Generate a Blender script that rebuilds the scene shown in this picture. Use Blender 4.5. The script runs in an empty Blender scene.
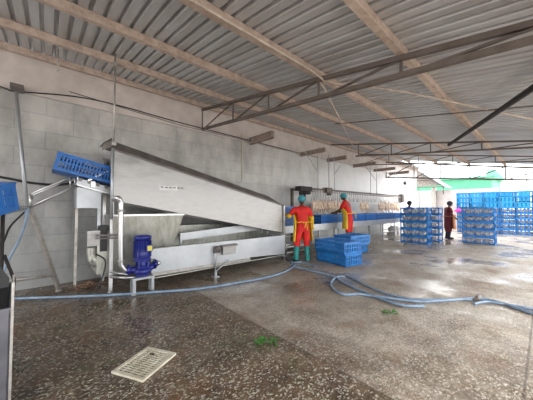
import bpy, math, random
from mathutils import Vector, Matrix, Euler
random.seed(7)
PI = math.pi
sc = bpy.context.scene
C = sc.collection

# ------------------------------------------------------------------ camera
FPX, HC = 248.4, 1.4
PITCH = math.atan(8/FPX)
YAW = math.atan2(278.5, 248.4)
cd = bpy.data.cameras.new('camera'); cam = bpy.data.objects.new('camera', cd); C.objects.link(cam)
cd.sensor_width = 36; cd.lens = 36*FPX/533; cd.clip_start = .02; cd.clip_end = 300
cam.location = (0, 0, HC); cam.rotation_euler = (PI/2+PITCH, 0, YAW-PI/2)
sc.camera = cam

# ------------------------------------------------------------------ sky, light, exposure
w = bpy.data.worlds.new('overcast'); sc.world = w; w.use_nodes = True
nt = w.node_tree; bg = nt.nodes['Background']
tc = nt.nodes.new('ShaderNodeTexCoord'); nz = nt.nodes.new('ShaderNodeTexNoise'); nz.inputs['Scale'].default_value = 2.2
cr = nt.nodes.new('ShaderNodeValToRGB')
cr.color_ramp.elements[0].position = .35; cr.color_ramp.elements[0].color = (.92, .955, 1, 1)
cr.color_ramp.elements[1].position = .65; cr.color_ramp.elements[1].color = (1, .99, .97, 1)
nt.links.new(tc.outputs['Generated'], nz.inputs['Vector']); nt.links.new(nz.outputs['Fac'], cr.inputs['Fac'])
nt.links.new(cr.outputs['Color'], bg.inputs['Color']); bg.inputs['Strength'].default_value = 1.7
sl = bpy.data.lights.new('veiled_sun', 'SUN'); sl.energy = 1.2; sl.angle = math.radians(25); sl.color = (1, .97, .92)
so = bpy.data.objects.new('veiled_sun', sl); C.objects.link(so); so.rotation_euler = (math.radians(38), math.radians(22), 0)
vs = sc.view_settings
sc.display_settings.display_device = 'sRGB'
vs.view_transform = 'Standard'; vs.look = 'None'; vs.gamma = 1; vs.exposure = 1.45; vs.use_curve_mapping = False

# ------------------------------------------------------------------ measuring helpers: where a sight line meets a plane of the place
FW = Vector((math.cos(YAW), math.sin(YAW), 0)); RT = Vector((math.sin(YAW), -math.cos(YAW), 0))
def ray(x, y):
    u = (x-266.5)/FPX; v = -(y-200)/FPX
    fw = math.cos(PITCH)-v*math.sin(PITCH); up = math.sin(PITCH)+v*math.cos(PITCH)
    return Vector((FW.x*fw+RT.x*u, FW.y*fw+RT.y*u, up))
def onz(x, y, z=0):
    r = ray(x, y); t = (z-HC)/r.z; return Vector((r.x*t, r.y*t, z))
def ony(x, y, Y):
    r = ray(x, y); t = Y/r.y; return Vector((r.x*t, Y, HC+r.z*t))
def onx(x, y, X):
    r = ray(x, y); t = X/r.x; return Vector((X, r.y*t, HC+r.z*t))

# ------------------------------------------------------------------ materials
def mat(name, col, rough=.6, metal=0, var=None, scale=6, bump=0, bscale=None, stretch=(1, 1, 1), alpha=None, spec=None, rvar=0):
    m = bpy.data.materials.new(name); m.use_nodes = True
    n = m.node_tree.nodes; l = m.node_tree.links; b = n['Principled BSDF']
    b.inputs['Base Color'].default_value = (*col, 1); b.inputs['Roughness'].default_value = rough; b.inputs['Metallic'].default_value = metal
    if spec is not None: b.inputs['Specular IOR Level'].default_value = spec
    t = n.new('ShaderNodeTexCoord'); mp = n.new('ShaderNodeMapping'); mp.inputs['Scale'].default_value = stretch
    l.new(t.outputs['Object'], mp.inputs['Vector'])
    nzz = n.new('ShaderNodeTexNoise'); nzz.inputs['Scale'].default_value = scale; nzz.inputs['Detail'].default_value = 6; nzz.inputs['Roughness'].default_value = .62
    l.new(mp.outputs['Vector'], nzz.inputs['Vector'])
    if var is None: var = tuple(c*.82 for c in col)
    r = n.new('ShaderNodeValToRGB'); r.color_ramp.elements[0].position = .36; r.color_ramp.elements[1].position = .62
    r.color_ramp.elements[0].color = (*var, 1); r.color_ramp.elements[1].color = (*col, 1)
    l.new(nzz.outputs['Fac'], r.inputs['Fac']); l.new(r.outputs['Color'], b.inputs['Base Color'])
    if rvar:
        mr = n.new('ShaderNodeMapRange'); mr.inputs['From Min'].default_value = .35; mr.inputs['From Max'].default_value = .65
        mr.inputs['To Min'].default_value = max(.02, rough-rvar); mr.inputs['To Max'].default_value = rough+rvar
        l.new(nzz.outputs['Fac'], mr.inputs['Value']); l.new(mr.outputs['Result'], b.inputs['Roughness'])
    if bump:
        n2 = n.new('ShaderNodeTexNoise'); n2.inputs['Scale'].default_value = bscale or scale*4; n2.inputs['Detail'].default_value = 4
        l.new(mp.outputs['Vector'], n2.inputs['Vector'])
        bp = n.new('ShaderNodeBump'); bp.inputs['Strength'].default_value = bump; bp.inputs['Distance'].default_value = .02
        l.new(n2.outputs['Fac'], bp.inputs['Height']); l.new(bp.outputs['Normal'], b.inputs['Normal'])
    return m

M = {}
M['steel'] = mat('stainless_steel', (.66, .655, .65), .34, .85, (.52, .52, .52), 3, .02, rvar=.07)
M['steel_panel'] = mat('brushed_steel_panel', (.41, .40, .39), .40, .7, (.27, .265, .26), 2.2, .03, stretch=(1, 1, 3), rvar=.08)
M['steel_pale'] = mat('pale_steel_panel', (.50, .52, .54), .38, .45, (.40, .42, .44), 2, .02)
M['steel_dark'] = mat('dark_galvanised_strip', (.20, .18, .165), .5, .3, (.13, .115, .11), 5, .05)
M['tank_steel'] = mat('stained_steel', (.48, .48, .44), .4, .6, (.33, .33, .28), 4, .05, stretch=(3, 3, 1))
M['galv_tube'] = mat('galvanised_tube', (.52, .50, .47), .4, .6, (.36, .33, .30), 9)
M['stub'] = mat('grimy_beam_paint', (.40, .32, .27), .8, 0, (.26, .20, .17), 8, .2)
M['truss'] = mat('weathered_truss_steel', (.15, .12, .105), .6, .1, (.11, .085, .07), 8, .1)
M['purlin'] = mat('dusty_purlin_paint', (.60, .485, .415), .8, 0, (.41, .315, .26), 9, .25, 40)
M['conduit'] = mat('pale_conduit', (.62, .53, .45), .6, 0, (.44, .36, .30), 12)
M['dark_tube'] = mat('dark_painted_bar', (.03, .025, .024), .75, 0)
M['black'] = mat('black_rubber', (.02, .02, .022), .5)
M['beamcol'] = mat('ring_beam_plaster', (.66, .60, .57), .8, 0, (.54, .48, .45), 2.5, .1, 30)
M['pump_blue'] = mat('pump_blue_paint', (.02, .035, .26), .3, .1, (.018, .02, .17), 12)
M['yellow_plate'] = mat('yellow_nameplate', (.75, .66, .12), .5)
M['crate'] = mat('blue_crate_plastic', (.022, .22, .60), .42, 0, (.014, .15, .46), 5)
M['crate_dark'] = mat('deep_blue_crate_plastic', (.02, .16, .52), .42, 0, (.014, .11, .38), 5)
M['crate_skylit'] = mat('skylit_blue_crate_plastic', (.02, .30, .66), .45, 0, (.015, .24, .56), 5)  # lighter blue carries the daylight on the upper far rows in its colour
M['hose'] = mat('blue_grey_hose', (.24, .33, .45), .4, 0, (.16, .23, .33), 8)
M['red'] = mat('red_overall_cloth', (.72, .018, .014), .75, 0, (.50, .012, .012), 9, .2, 30)
M['maroon'] = mat('maroon_cloth', (.19, .02, .03), .8, 0, (.12, .014, .02), 9)
M['purple'] = mat('purple_cloth', (.10, .04, .22), .8)
M['yellow'] = mat('yellow_apron_vinyl', (.86, .56, .03), .4, 0, (.70, .42, .02), 6)
M['orange_cloth'] = mat('rust_orange_vinyl', (.50, .17, .05), .5)
M['teal'] = mat('teal_rubber_boot', (.02, .29, .27), .35, 0, (.015, .2, .19), 9)
M['cap'] = mat('teal_hair_net', (.06, .36, .42), .7, 0, (.04, .25, .31), 20)
M['cap_dark'] = mat('dark_cap_cloth', (.03, .025, .05), .8)
M['skin'] = mat('dark_skin', (.10, .05, .03), .5)
M['eye'] = mat('eye_white', (.7, .68, .62), .3)
M['hen'] = mat('white_feathers', (.66, .62, .60), .9, 0, (.34, .30, .29), 14, .3, 60)
M['comb'] = mat('red_comb', (.6, .05, .03), .6)
M['carcass'] = mat('plucked_skin', (.80, .66, .52), .5, 0, (.70, .50, .36), 9, .1)
M['feet'] = mat('yellow_chicken_feet', (.75, .50, .18), .6)
M['white_plastic'] = mat('off_white_plastic', (.74, .70, .58), .5, 0, (.56, .50, .38), 7, .1)
M['white_panel'] = mat('whitewashed_panel', (.62, .62, .61), .7, 0, (.52, .52, .51), 1.5)
M['pink_panel'] = mat('faded_pink_wash', (.55, .50, .485), .75, 0, (.47, .41, .39), 2)
M['green_wall'] = mat('mint_green_paint', (.09, .37, .22), .7, 0, (.07, .31, .18), 2)
M['green_dark'] = mat('mint_green_roof_paint', (.16, .42, .29), .6, 0, (.13, .34, .24), 3)
M['thatch'] = mat('old_corrugated_awning', (.34, .31, .29), .7, .2, (.20, .17, .15), 8, .2)
M['leaf'] = mat('fresh_leaf', (.07, .22, .04), .5, 0, (.05, .2, .025), 20)
M['pink'] = mat('magenta_plastic', (.82, .06, .42), .5)
M['sticker'] = mat('white_sticker', (.95, .95, .93), .5)
M['ink'] = mat('dark_ink', (.08, .08, .09), .6)
M['debris'] = mat('wet_scraps', (.40, .26, .18), .7, 0, (.16, .09, .06), 30, .5)
M['wood'] = mat('wet_timber', (.25, .19, .13), .7, 0, (.16, .11, .08), 9, .2)
M['water'] = mat('murky_water', (.10, .09, .075), .06, 0, (.14, .12, .10), 3, .04, 6)
M['roof'] = mat('zinc_roof_sheet', (.62, .625, .64), .45, .25, (.47, .46, .455), 1.5, .03, 12, stretch=(2.5, .5, 1), rvar=.08)
M['glass_blue'] = mat('frosted_insulator', (.6, .62, .6), .3)

def wall_mat():
    m = bpy.data.materials.new('painted_block_wall'); m.use_nodes = True
    n = m.node_tree.nodes; l = m.node_tree.links; b = n['Principled BSDF']
    t = n.new('ShaderNodeTexCoord'); s = n.new('ShaderNodeSeparateXYZ'); c = n.new('ShaderNodeCombineXYZ')
    l.new(t.outputs['Object'], s.inputs[0])
    ad = n.new('ShaderNodeMath'); ad.operation = 'ADD'; l.new(s.outputs['X'], ad.inputs[0]); l.new(s.outputs['Y'], ad.inputs[1])
    l.new(ad.outputs[0], c.inputs['X']); l.new(s.outputs['Z'], c.inputs['Y'])
    nn = n.new('ShaderNodeTexNoise'); nn.inputs['Scale'].default_value = 3; nn.inputs['Detail'].default_value = 4; l.new(t.outputs['Object'], nn.inputs['Vector'])
    mx = n.new('ShaderNodeMixRGB'); mx.blend_type = 'ADD'; mx.inputs['Fac'].default_value = .03
    l.new(c.outputs[0], mx.inputs[1]); l.new(nn.outputs['Color'], mx.inputs[2])
    br = n.new('ShaderNodeTexBrick'); l.new(mx.outputs[0], br.inputs['Vector'])
    br.inputs['Color1'].default_value = (.58, .565, .54, 1); br.inputs['Color2'].default_value = (.54, .53, .51, 1); br.inputs['Mortar'].default_value = (.46, .465, .455, 1)
    br.inputs['Scale'].default_value = 1; br.inputs['Brick Width'].default_value = .80; br.inputs['Row Height'].default_value = .31
    br.inputs['Mortar Size'].default_value = .012; br.inputs['Mortar Smooth'].default_value = .6
    # grime patches and rain streaks
    n2 = n.new('ShaderNodeTexNoise'); n2.inputs['Scale'].default_value = 1.1; n2.inputs['Detail'].default_value = 8; n2.inputs['Roughness'].default_value = .65
    mp = n.new('ShaderNodeMapping'); mp.inputs['Scale'].default_value = (1.6, 1, .8); l.new(t.outputs['Object'], mp.inputs[0]); l.new(mp.outputs[0], n2.inputs['Vector'])
    r = n.new('ShaderNodeValToRGB'); r.color_ramp.elements[0].position = .36; r.color_ramp.elements[0].color = (.62, .62, .61, 1)
    r.color_ramp.elements[1].position = .60; r.color_ramp.elements[1].color = (1, 1, 1, 1)
    l.new(n2.outputs['Fac'], r.inputs['Fac'])
    m2 = n.new('ShaderNodeMixRGB'); m2.blend_type = 'MULTIPLY'; m2.inputs['Fac'].default_value = 1
    l.new(br.outputs['Color'], m2.inputs[1]); l.new(r.outputs['Color'], m2.inputs[2])
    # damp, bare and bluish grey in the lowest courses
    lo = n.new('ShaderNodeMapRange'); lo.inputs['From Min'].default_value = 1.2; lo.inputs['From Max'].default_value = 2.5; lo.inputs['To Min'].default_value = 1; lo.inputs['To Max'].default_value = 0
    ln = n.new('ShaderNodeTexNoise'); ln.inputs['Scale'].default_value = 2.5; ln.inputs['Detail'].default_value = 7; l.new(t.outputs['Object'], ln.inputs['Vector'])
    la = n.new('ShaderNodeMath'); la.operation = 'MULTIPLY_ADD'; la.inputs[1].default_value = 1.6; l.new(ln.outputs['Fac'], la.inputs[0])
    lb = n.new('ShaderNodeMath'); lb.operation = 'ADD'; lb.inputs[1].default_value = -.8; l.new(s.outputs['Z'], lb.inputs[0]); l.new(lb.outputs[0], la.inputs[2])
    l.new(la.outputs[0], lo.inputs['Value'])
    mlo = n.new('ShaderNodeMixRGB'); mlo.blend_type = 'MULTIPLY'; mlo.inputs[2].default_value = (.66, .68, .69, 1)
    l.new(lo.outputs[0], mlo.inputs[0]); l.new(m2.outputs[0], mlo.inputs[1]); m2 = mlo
    # wall colour blends to white towards the far end
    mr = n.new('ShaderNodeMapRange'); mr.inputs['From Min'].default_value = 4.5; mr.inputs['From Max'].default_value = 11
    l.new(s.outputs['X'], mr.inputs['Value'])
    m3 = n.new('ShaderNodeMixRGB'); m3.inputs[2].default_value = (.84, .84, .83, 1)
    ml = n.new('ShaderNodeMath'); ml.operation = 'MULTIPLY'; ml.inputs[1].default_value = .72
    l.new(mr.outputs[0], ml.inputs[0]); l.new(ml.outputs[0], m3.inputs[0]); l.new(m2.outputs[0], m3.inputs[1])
    l.new(m3.outputs[0], b.inputs['Base Color']); b.inputs['Roughness'].default_value = .42
    bp = n.new('ShaderNodeBump'); bp.inputs['Strength'].default_value = .25; bp.inputs['Distance'].default_value = .02; bp.invert = True
    l.new(br.outputs['Fac'], bp.inputs['Height']); l.new(bp.outputs['Normal'], b.inputs['Normal'])
    return m
M['wall'] = wall_mat()

def floor_mat():
    m = bpy.data.materials.new('wet_terrazzo_floor'); m.use_nodes = True
    n = m.node_tree.nodes; l = m.node_tree.links; b = n['Principled BSDF']
    t = n.new('ShaderNodeTexCoord'); s = n.new('ShaderNodeSeparateXYZ'); l.new(t.outputs['Object'], s.inputs[0])
    def noise(scale, det=6, rgh=.6):
        q = n.new('ShaderNodeTexNoise'); q.inputs['Scale'].default_value = scale; q.inputs['Detail'].default_value = det; q.inputs['Roughness'].default_value = rgh
        l.new(t.outputs['Object'], q.inputs['Vector']); return q
    def ramp(src, p0, c0, p1, c1):
        r = n.new('ShaderNodeValToRGB'); e = r.color_ramp.elements
        e[0].position = p0; e[0].color = (*c0, 1); e[1].position = p1; e[1].color = (*c1, 1); l.new(src, r.inputs['Fac']); return r
    def mix(f, a, c, mode='MIX'):
        x = n.new('ShaderNodeMixRGB'); x.blend_type = mode
        for i, v in enumerate((f, a, c)):
            if isinstance(v, (int, float)): x.inputs[i].default_value = v
            elif isinstance(v, tuple): x.inputs[i].default_value = (*v, 1)
            else: l.new(v, x.inputs[i])
        return x
    big = noise(.55, 7, .6); mid = noise(3.2, 8, .7)
    clean = ramp(mid.outputs['Fac'], .32, (.30, .25, .20), .66, (.60, .535, .46))
    mud = ramp(mid.outputs['Fac'], .32, (.020, .012, .006), .66, (.17, .098, .046))
    # muddy slab on the near left (x < 1.93), cleaner slab beyond the joint
    def step(src, at, soft, up=True):
        r = n.new('ShaderNodeMapRange'); r.inputs['From Min'].default_value = at-soft; r.inputs['From Max'].default_value = at+soft
        r.inputs['To Min'].default_value = 0 if up else 1; r.inputs['To Max'].default_value = 1 if up else 0
        l.new(src, r.inputs['Value']); return r
    near = step(s.outputs['X'], 1.93, .012, False)
    far_mud = ramp(big.outputs['Fac'], .40, (0, 0, 0), .62, (.75, .75, .75))
    fade = step(s.outputs['X'], 6.0, 4.5, False)
    mm = n.new('ShaderNodeMath'); mm.operation = 'MULTIPLY'; l.new(far_mud.outputs[0], mm.inputs[0]); l.new(fade.outputs[0], mm.inputs[1])
    mm2 = n.new('ShaderNodeMath'); mm2.operation = 'MULTIPLY'; mm2.inputs[1].default_value = .82; l.new(near.outputs[0], mm2.inputs[0])
    wallside = step(s.outputs['Y'], 4.5, .9)   # grime under and around the machine
    wx_ = n.new('ShaderNodeMath'); wx_.operation = 'MULTIPLY'; l.new(wallside.outputs[0], wx_.inputs[0]); l.new(fade.outputs[0], wx_.inputs[1])
    mx_ = n.new('ShaderNodeMath'); mx_.operation = 'MAXIMUM'; l.new(mm.outputs[0], mx_.inputs[0]); l.new(mm2.outputs[0], mx_.inputs[1])
    mx2 = n.new('ShaderNodeMath'); mx2.operation = 'MAXIMUM'; l.new(mx_.outputs[0], mx2.inputs[0]); l.new(wx_.outputs[0], mx2.inputs[1])
    base = mix(mx2.outputs[0], clean.outputs[0], mud.outputs[0])
    # terrazzo chips
    v = n.new('ShaderNodeTexVoronoi'); v.inputs['Scale'].default_value = 27; v.inputs['Randomness'].default_value = 1
    mpv = n.new('ShaderNodeMapping'); mpv.inputs['Scale'].default_value = (1, 1.5, 1); mpv.inputs['Rotation'].default_value = (0, 0, .5)
    l.new(t.outputs['Object'], mpv.inputs[0])
    wob = n.new('ShaderNodeMixRGB'); wob.blend_type = 'ADD'; wob.inputs[0].default_value = .05; nw = noise(20, 3)
    l.new(mpv.outputs[0], wob.inputs[1]); l.new(nw.outputs['Color'], wob.inputs[2]); l.new(wob.outputs[0], v.inputs['Vector'])
    sep = n.new('ShaderNodeSeparateColor'); l.new(v.outputs['Color'], sep.inputs[0])
    pick = ramp(sep.outputs[0], .48, (0, 0, 0), .54, (1, 1, 1))
    edge = ramp(v.outputs['Distance'], .26, (1, 1, 1), .36, (0, 0, 0))
    pm = n.new('ShaderNodeMath'); pm.operation = 'MULTIPLY'; l.new(pick.outputs[0], pm.inputs[0]); l.new(edge.outputs[0], pm.inputs[1])
    vis = noise(1.3, 5); vr = ramp(vis.outputs['Fac'], .38, (.35, .35, .35), .60, (1, 1, 1))
    pm2 = n.new('ShaderNodeMath'); pm2.operation = 'MULTIPLY'; l.new(pm.outputs[0], pm2.inputs[0]); l.new(vr.outputs[0], pm2.inputs[1])
    chipc = mix(sep.outputs[1], (.78, .73, .64), (.36, .33, .25))
    dn = n.new('ShaderNodeMath'); dn.operation = 'MULTIPLY_ADD'; dn.inputs[1].default_value = -.7; dn.inputs[2].default_value = 1; l.new(near.outputs[0], dn.inputs[0])
    pm3 = n.new('ShaderNodeMath'); pm3.operation = 'MULTIPLY'; l.new(pm2.outputs[0], pm3.inputs[0]); l.new(dn.outputs[0], pm3.inputs[1]); pm2 = pm3
    chip = mix(pm2.outputs[0], base.outputs[0], chipc.outputs[0])
    # second, finer generation of chips and pits
    v2 = n.new('ShaderNodeTexVoronoi'); v2.inputs['Scale'].default_value = 62; l.new(wob.outputs[0], v2.inputs['Vector'])
    sp2 = n.new('ShaderNodeSeparateColor'); l.new(v2.outputs['Color'], sp2.inputs[0])
    fi = ramp(sp2.outputs[0], .0, (.42, .40, .37), 1, (1.0, 1.0, 1.0)); fi.color_ramp.elements.new(.55).color = (.78, .77, .75, 1)
    chip = mix(.85, chip.outputs[0], fi.outputs[0], 'MULTIPLY')
    br2 = ramp(sp2.outputs[1], .86, (0, 0, 0), .88, (.62, .62, .62)); chip = mix(br2.outputs[0], chip.outputs[0], (.60, .57, .50))
    gn = noise(2.1, 4); gr2 = ramp(gn.outputs['Fac'], .56, (0, 0, 0), .68, (.55, .55, .55))
    gm = n.new('ShaderNodeMath'); gm.operation = 'MULTIPLY'; l.new(gr2.outputs[0], gm.inputs[0]); l.new(near.outputs[0], gm.inputs[1])
    chip = mix(gm.outputs[0], chip.outputs[0], (.075, .085, .035))
    # rusty stains
    st = noise(1.7, 3); sr = ramp(st.outputs['Fac'], .54, (0, 0, 0), .70, (.6, .6, .6))
    rust = mix(sr.outputs[0], chip.outputs[0], (.17, .085, .04))
    # slab joints
    def line(src, at, wd):
        a = n.new('ShaderNodeMath'); a.operation = 'SUBTRACT'; a.inputs[1].default_value = at; l.new(src, a.inputs[0])
        c = n.new('ShaderNodeMath'); c.operation = 'ABSOLUTE'; l.new(a.outputs[0], c.inputs[0])
        d = n.new('ShaderNodeMath'); d.operation = 'LESS_THAN'; d.inputs[1].default_value = wd; l.new(c.outputs[0], d.inputs[0]); return d
    j1 = line(s.outputs['X'], 1.93, .008); j2 = line(s.outputs['Y'], .14, .008)
    j = n.new('ShaderNodeMath'); j.operation = 'MAXIMUM'; l.new(j1.outputs[0], j.inputs[0]); l.new(j2.outputs[0], j.inputs[1])
    jj = n.new('ShaderNodeMath'); jj.operation = 'MULTIPLY'; jj.inputs[1].default_value = .6; l.new(j.outputs[0], jj.inputs[0])
    out = mix(jj.outputs[0], rust.outputs[0], (.05, .04, .03))
    l.new(out.outputs[0], b.inputs['Base Color'])
    wet = noise(.9, 5, .55)
    wr = n.new('ShaderNodeMapRange'); wr.inputs['From Min'].default_value = .40; wr.inputs['From Max'].default_value = .60
    wr.inputs['To Min'].default_value = .14; wr.inputs['To Max'].default_value = .62
    l.new(wet.outputs['Fac'], wr.inputs['Value']); l.new(wr.outputs[0], b.inputs['Roughness'])
    nb = noise(26, 5); bp = n.new('ShaderNodeBump'); bp.inputs['Distance'].default_value = .012
    bs = n.new('ShaderNodeMapRange'); bs.inputs['From Min'].default_value = .42; bs.inputs['From Max'].default_value = .6
    bs.inputs['To Min'].default_value = .12; bs.inputs['To Max'].default_value = .8; l.new(wet.outputs['Fac'], bs.inputs['Value']); l.new(bs.outputs[0], bp.inputs['Strength'])
    l.new(nb.outputs['Fac'], bp.inputs['Height']); l.new(bp.outputs['Normal'], b.inputs['Normal'])
    return m
M['floor'] = floor_mat()
M['ground'] = mat('pale_yard_concrete', (.56, .53, .49), .6, 0, (.46, .43, .40), 1.2, .1)

# ------------------------------------------------------------------ mesh builder
class MB:
    def __init__(s): s.v = []; s.f = []; s.s = []; s.m = []; s.k = 0
    def add(s, vs, fs, smooth=False):
        o = len(s.v); s.v += [Vector(p) for p in vs]
        for f in fs: s.f.append(tuple(i+o for i in f)); s.s.append(smooth); s.m.append(s.k)
        return s
    def box(s, a, b):
        x0, x1 = sorted((a[0], b[0])); y0, y1 = sorted((a[1], b[1])); z0, z1 = sorted((a[2], b[2]))
        return s.add([(x0, y0, z0), (x1, y0, z0), (x1, y1, z0), (x0, y1, z0), (x0, y0, z1), (x1, y0, z1), (x1, y1, z1), (x0, y1, z1)],
              [(0, 3, 2, 1), (4, 5, 6, 7), (0, 1, 5, 4), (1, 2, 6, 5), (2, 3, 7, 6), (3, 0, 4, 7)])
    def bar(s, p, q, w, h, up=(0, 0, 1)):
        p, q, up = Vector(p), Vector(q), Vector(up); d = (q-p).normalized()
        if abs(d.dot(up)) > .98: up = Vector((0, 1, 0))
        a = d.cross(up).normalized()*w/2; b = a.cross(d).normalized()*h/2
        return s.add([p-a-b, p+a-b, p+a+b, p-a+b, q-a-b, q+a-b, q+a+b, q-a+b], [(0, 1, 2, 3), (7, 6, 5, 4), (4, 5, 1, 0), (5, 6, 2, 1), (6, 7, 3, 2), (7, 4, 0, 3)])
    def angle(s, p, q, w, t=.006, up=(0, 0, 1), side=1):   # L-section steel
        p, q, up = Vector(p), Vector(q), Vector(up); d = (q-p).normalized()
        if abs(d.dot(up)) > .98: up = Vector((0, 1, 0))
        a = d.cross(up).normalized()*side; b = a.cross(d).normalized()
        s.bar(p+b*(-w/2), q+b*(-w/2), w, t, up); s.bar(p-a*(w/2), q-a*(w/2), t, w, up); return s
    def tube(s, pts, r, n=8, closed=False, cap=True):
        pts = [Vector(p) for p in pts]; N = len(pts); rings = []
        prev = None
        for i, p in enumerate(pts):
            d = (pts[min(i+1, N-1)]-pts[max(i-1, 0)]).normalized()
            if prev is None:
                u = Vector((0, 0, 1)) if abs(d.z) < .9 else Vector((1, 0, 0)); a = d.cross(u).normalized()
            else:
                a = (prev-d*prev.dot(d)).normalized()
            prev = a; b = d.cross(a); rr = r[i] if isinstance(r, (list, tuple)) else r
            rings.append([p+(a*math.cos(2*PI*k/n)+b*math.sin(2*PI*k/n))*rr for k in range(n)])
        vs = [x for rg in rings for x in rg]; fs = []
        for i in range(N-1):
            for k in range(n):
                fs.append((i*n+k, i*n+(k+1) % n, (i+1)*n+(k+1) % n, (i+1)*n+k))
        s.add(vs, fs, True)
        if cap: s.add(rings[0], [tuple(range(n))[::-1]]); s.add(rings[-1], [tuple(range(n))])
        return s
    def lathe(s, prof, c=(0, 0, 0), n=20, axis='z', smooth=True):
        c = Vector(c); vs = []; fs = []
        for r, z in prof:
            for k in range(n):
                a = 2*PI*k/n; x, y = r*math.cos(a), r*math.sin(a)
                vs.append(c+(Vector((x, y, z)) if axis == 'z' else Vector((z, x, y)) if axis == 'x' else Vector((x, z, y))))
        for i in range(len(prof)-1):
            for k in range(n): fs.append((i*n+k, i*n+(k+1) % n, (i+1)*n+(k+1) % n, (i+1)*n+k))
        return s.add(vs, fs, smooth)
    def prism(s, poly, a, b, axis='y'):    # polygon in the plane across the axis, from a to b
        def P(u, v, t): return (u, t, v) if axis == 'y' else (t, u, v) if axis == 'x' else (u, v, t)
        n = len(poly); vs = [P(u, v, a) for u, v in poly]+[P(u, v, b) for u, v in poly]
        fs = [tuple(range(n)), tuple(range(2*n-1, n-1, -1))]+[(i, i+n, (i+1) % n+n, (i+1) % n) for i in range(n)]
        return s.add(vs, fs)
    def quad(s, *p): return s.add(p, [tuple(range(len(p)))])
    def ball(s, c, r, nu=12, nv=8, fn=None):
        c = Vector(c); r = Vector(r) if hasattr(r, '__len__') else Vector((r, r, r)); vs = []; fs = []
        for j in range(nv+1):
            t = PI*j/nv
            for i in range(nu):
                a = 2*PI*i/nu; p = Vector((math.sin(t)*math.cos(a), math.sin(t)*math.sin(a), math.cos(t)))
                if fn: p = fn(p)
                vs.append(c+Vector((p.x*r.x, p.y*r.y, p.z*r.z)))
        for j in range(nv):
            for i in range(nu): fs.append((j*nu+i, (j+1)*nu+i, (j+1)*nu+(i+1) % nu, j*nu+(i+1) % nu))
        return s.add(vs, fs, True)
    def xf(s, mtx):
        s.v = [mtx @ p for p in s.v]; return s
    def join(s, o, mtx=None):
        k = s.k; off = len(s.v); s.v += [(mtx @ p if mtx else p) for p in o.v]
        s.f += [tuple(i+off for i in f) for f in o.f]; s.s += o.s; s.m += [k+x for x in o.m]; return s
ORG = {}
def build(name, mb, m, parent=None):
    org = ORG.get(parent.name, Vector()) if parent else Vector()
    me = bpy.data.meshes.new(name); me.from_pydata([tuple(p-org) for p in mb.v], [], mb.f)
    me.polygons.foreach_set('use_smooth', mb.s); me.polygons.foreach_set('material_index', mb.m)
    for x in (m if isinstance(m, (list, tuple)) else [m]): me.materials.append(x)
    import bmesh
    bm = bmesh.new(); bm.from_mesh(me); bmesh.ops.remove_doubles(bm, verts=bm.verts, dist=1e-6) if any(mb.s) else None
    bmesh.ops.recalc_face_normals(bm, faces=bm.faces); bm.to_mesh(me); bm.free()
    o = bpy.data.objects.new(name, me); C.objects.link(o)
    if parent: o.parent = parent; ORG[o.name] = org
    return o
def tag(o, label, cat, group=None, kind=None):
    o['label'] = label
    if cat: o['category'] = cat
    if group: o['group'] = group
    if kind: o['kind'] = kind
    return o
def thing(name, label, cat, loc=(0, 0, 0), rz=0, group=None):
    o = bpy.data.objects.new(name, None); o.empty_display_size = .1; C.objects.link(o)
    o.location = loc; o.rotation_euler = (0, 0, rz); ORG[o.name] = Vector(loc) if rz == 0 else Vector()
    return tag(o, label, cat, group)
KIDS = {}
def kids(o):
    if o.name not in KIDS: KIDS[o.name] = [c for c in C.objects if c.parent == o]
    return KIDS[o.name]
def dup(root, loc, rot, label=None, group=None):
    r = root.copy(); C.objects.link(r); r.location = loc; r.rotation_euler = rot if hasattr(rot, '__len__') else (0, 0, rot)
    if label: r['label'] = label
    if group: r['group'] = group
    for ch in kids(root):
        c = ch.copy(); C.objects.link(c); c.parent = r
        for g in kids(ch): d = g.copy(); C.objects.link(d); d.parent = c
    return r
def struct(name, mb, m, label=None):
    o = build(name, mb, m); o['kind'] = 'structure'
    if label: o['label'] = label
    return o

class Proto:      # the first placing uses the thing itself, later ones copies of it
    def __init__(s, root): s.root = root; s.used = False; kids(root); [kids(k) for k in kids(root)]
    def place(s, loc, rot, label, group):
        if not s.used:
            s.used = True; o = s.root; o.location = loc; o.rotation_euler = rot if hasattr(rot, '__len__') else (0, 0, rot); o['label'] = label
            if group: o['group'] = group
            return o
        return dup(s.root, loc, rot, label, group)
def ordw(i): return ['first', 'second', 'third', 'fourth', 'fifth', 'sixth', 'seventh', 'eighth', 'ninth', 'tenth', 'eleventh', 'twelfth'][i]

# ------------------------------------------------------------------ the setting
def zt(Y): return 4.04-.175*(6-Y)      # underside of the purlins
X0, XR, XE = -5.0, 14.5, 19.45
f = MB(); f.quad((X0, -5, 0), (XR+8, -5, 0), (XR+8, 6, 0), (X0, 6, 0)); struct('floor', f, M['floor'], 'wet worn terrazzo and concrete floor')
g = MB(); g.quad((-40, -60, -.02), (90, -60, -.02), (90, 60, -.02), (-40, 60, -.02)); struct('ground', g, M['ground'], 'pale concrete yard beyond the roof')
wb = MB(); wb.box((X0-.2, 6, 0), (XE, 6.2, 3.40)); struct('wall_back', wb, M['wall'], 'grey painted block wall')
rb = MB(); rb.box((X0-.2, 5.96, 3.40), (XE, 6.2, 4.15)); struct('trim_1', rb, M['beamcol'], 'pinkish plastered ring beam on top of the wall')
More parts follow.
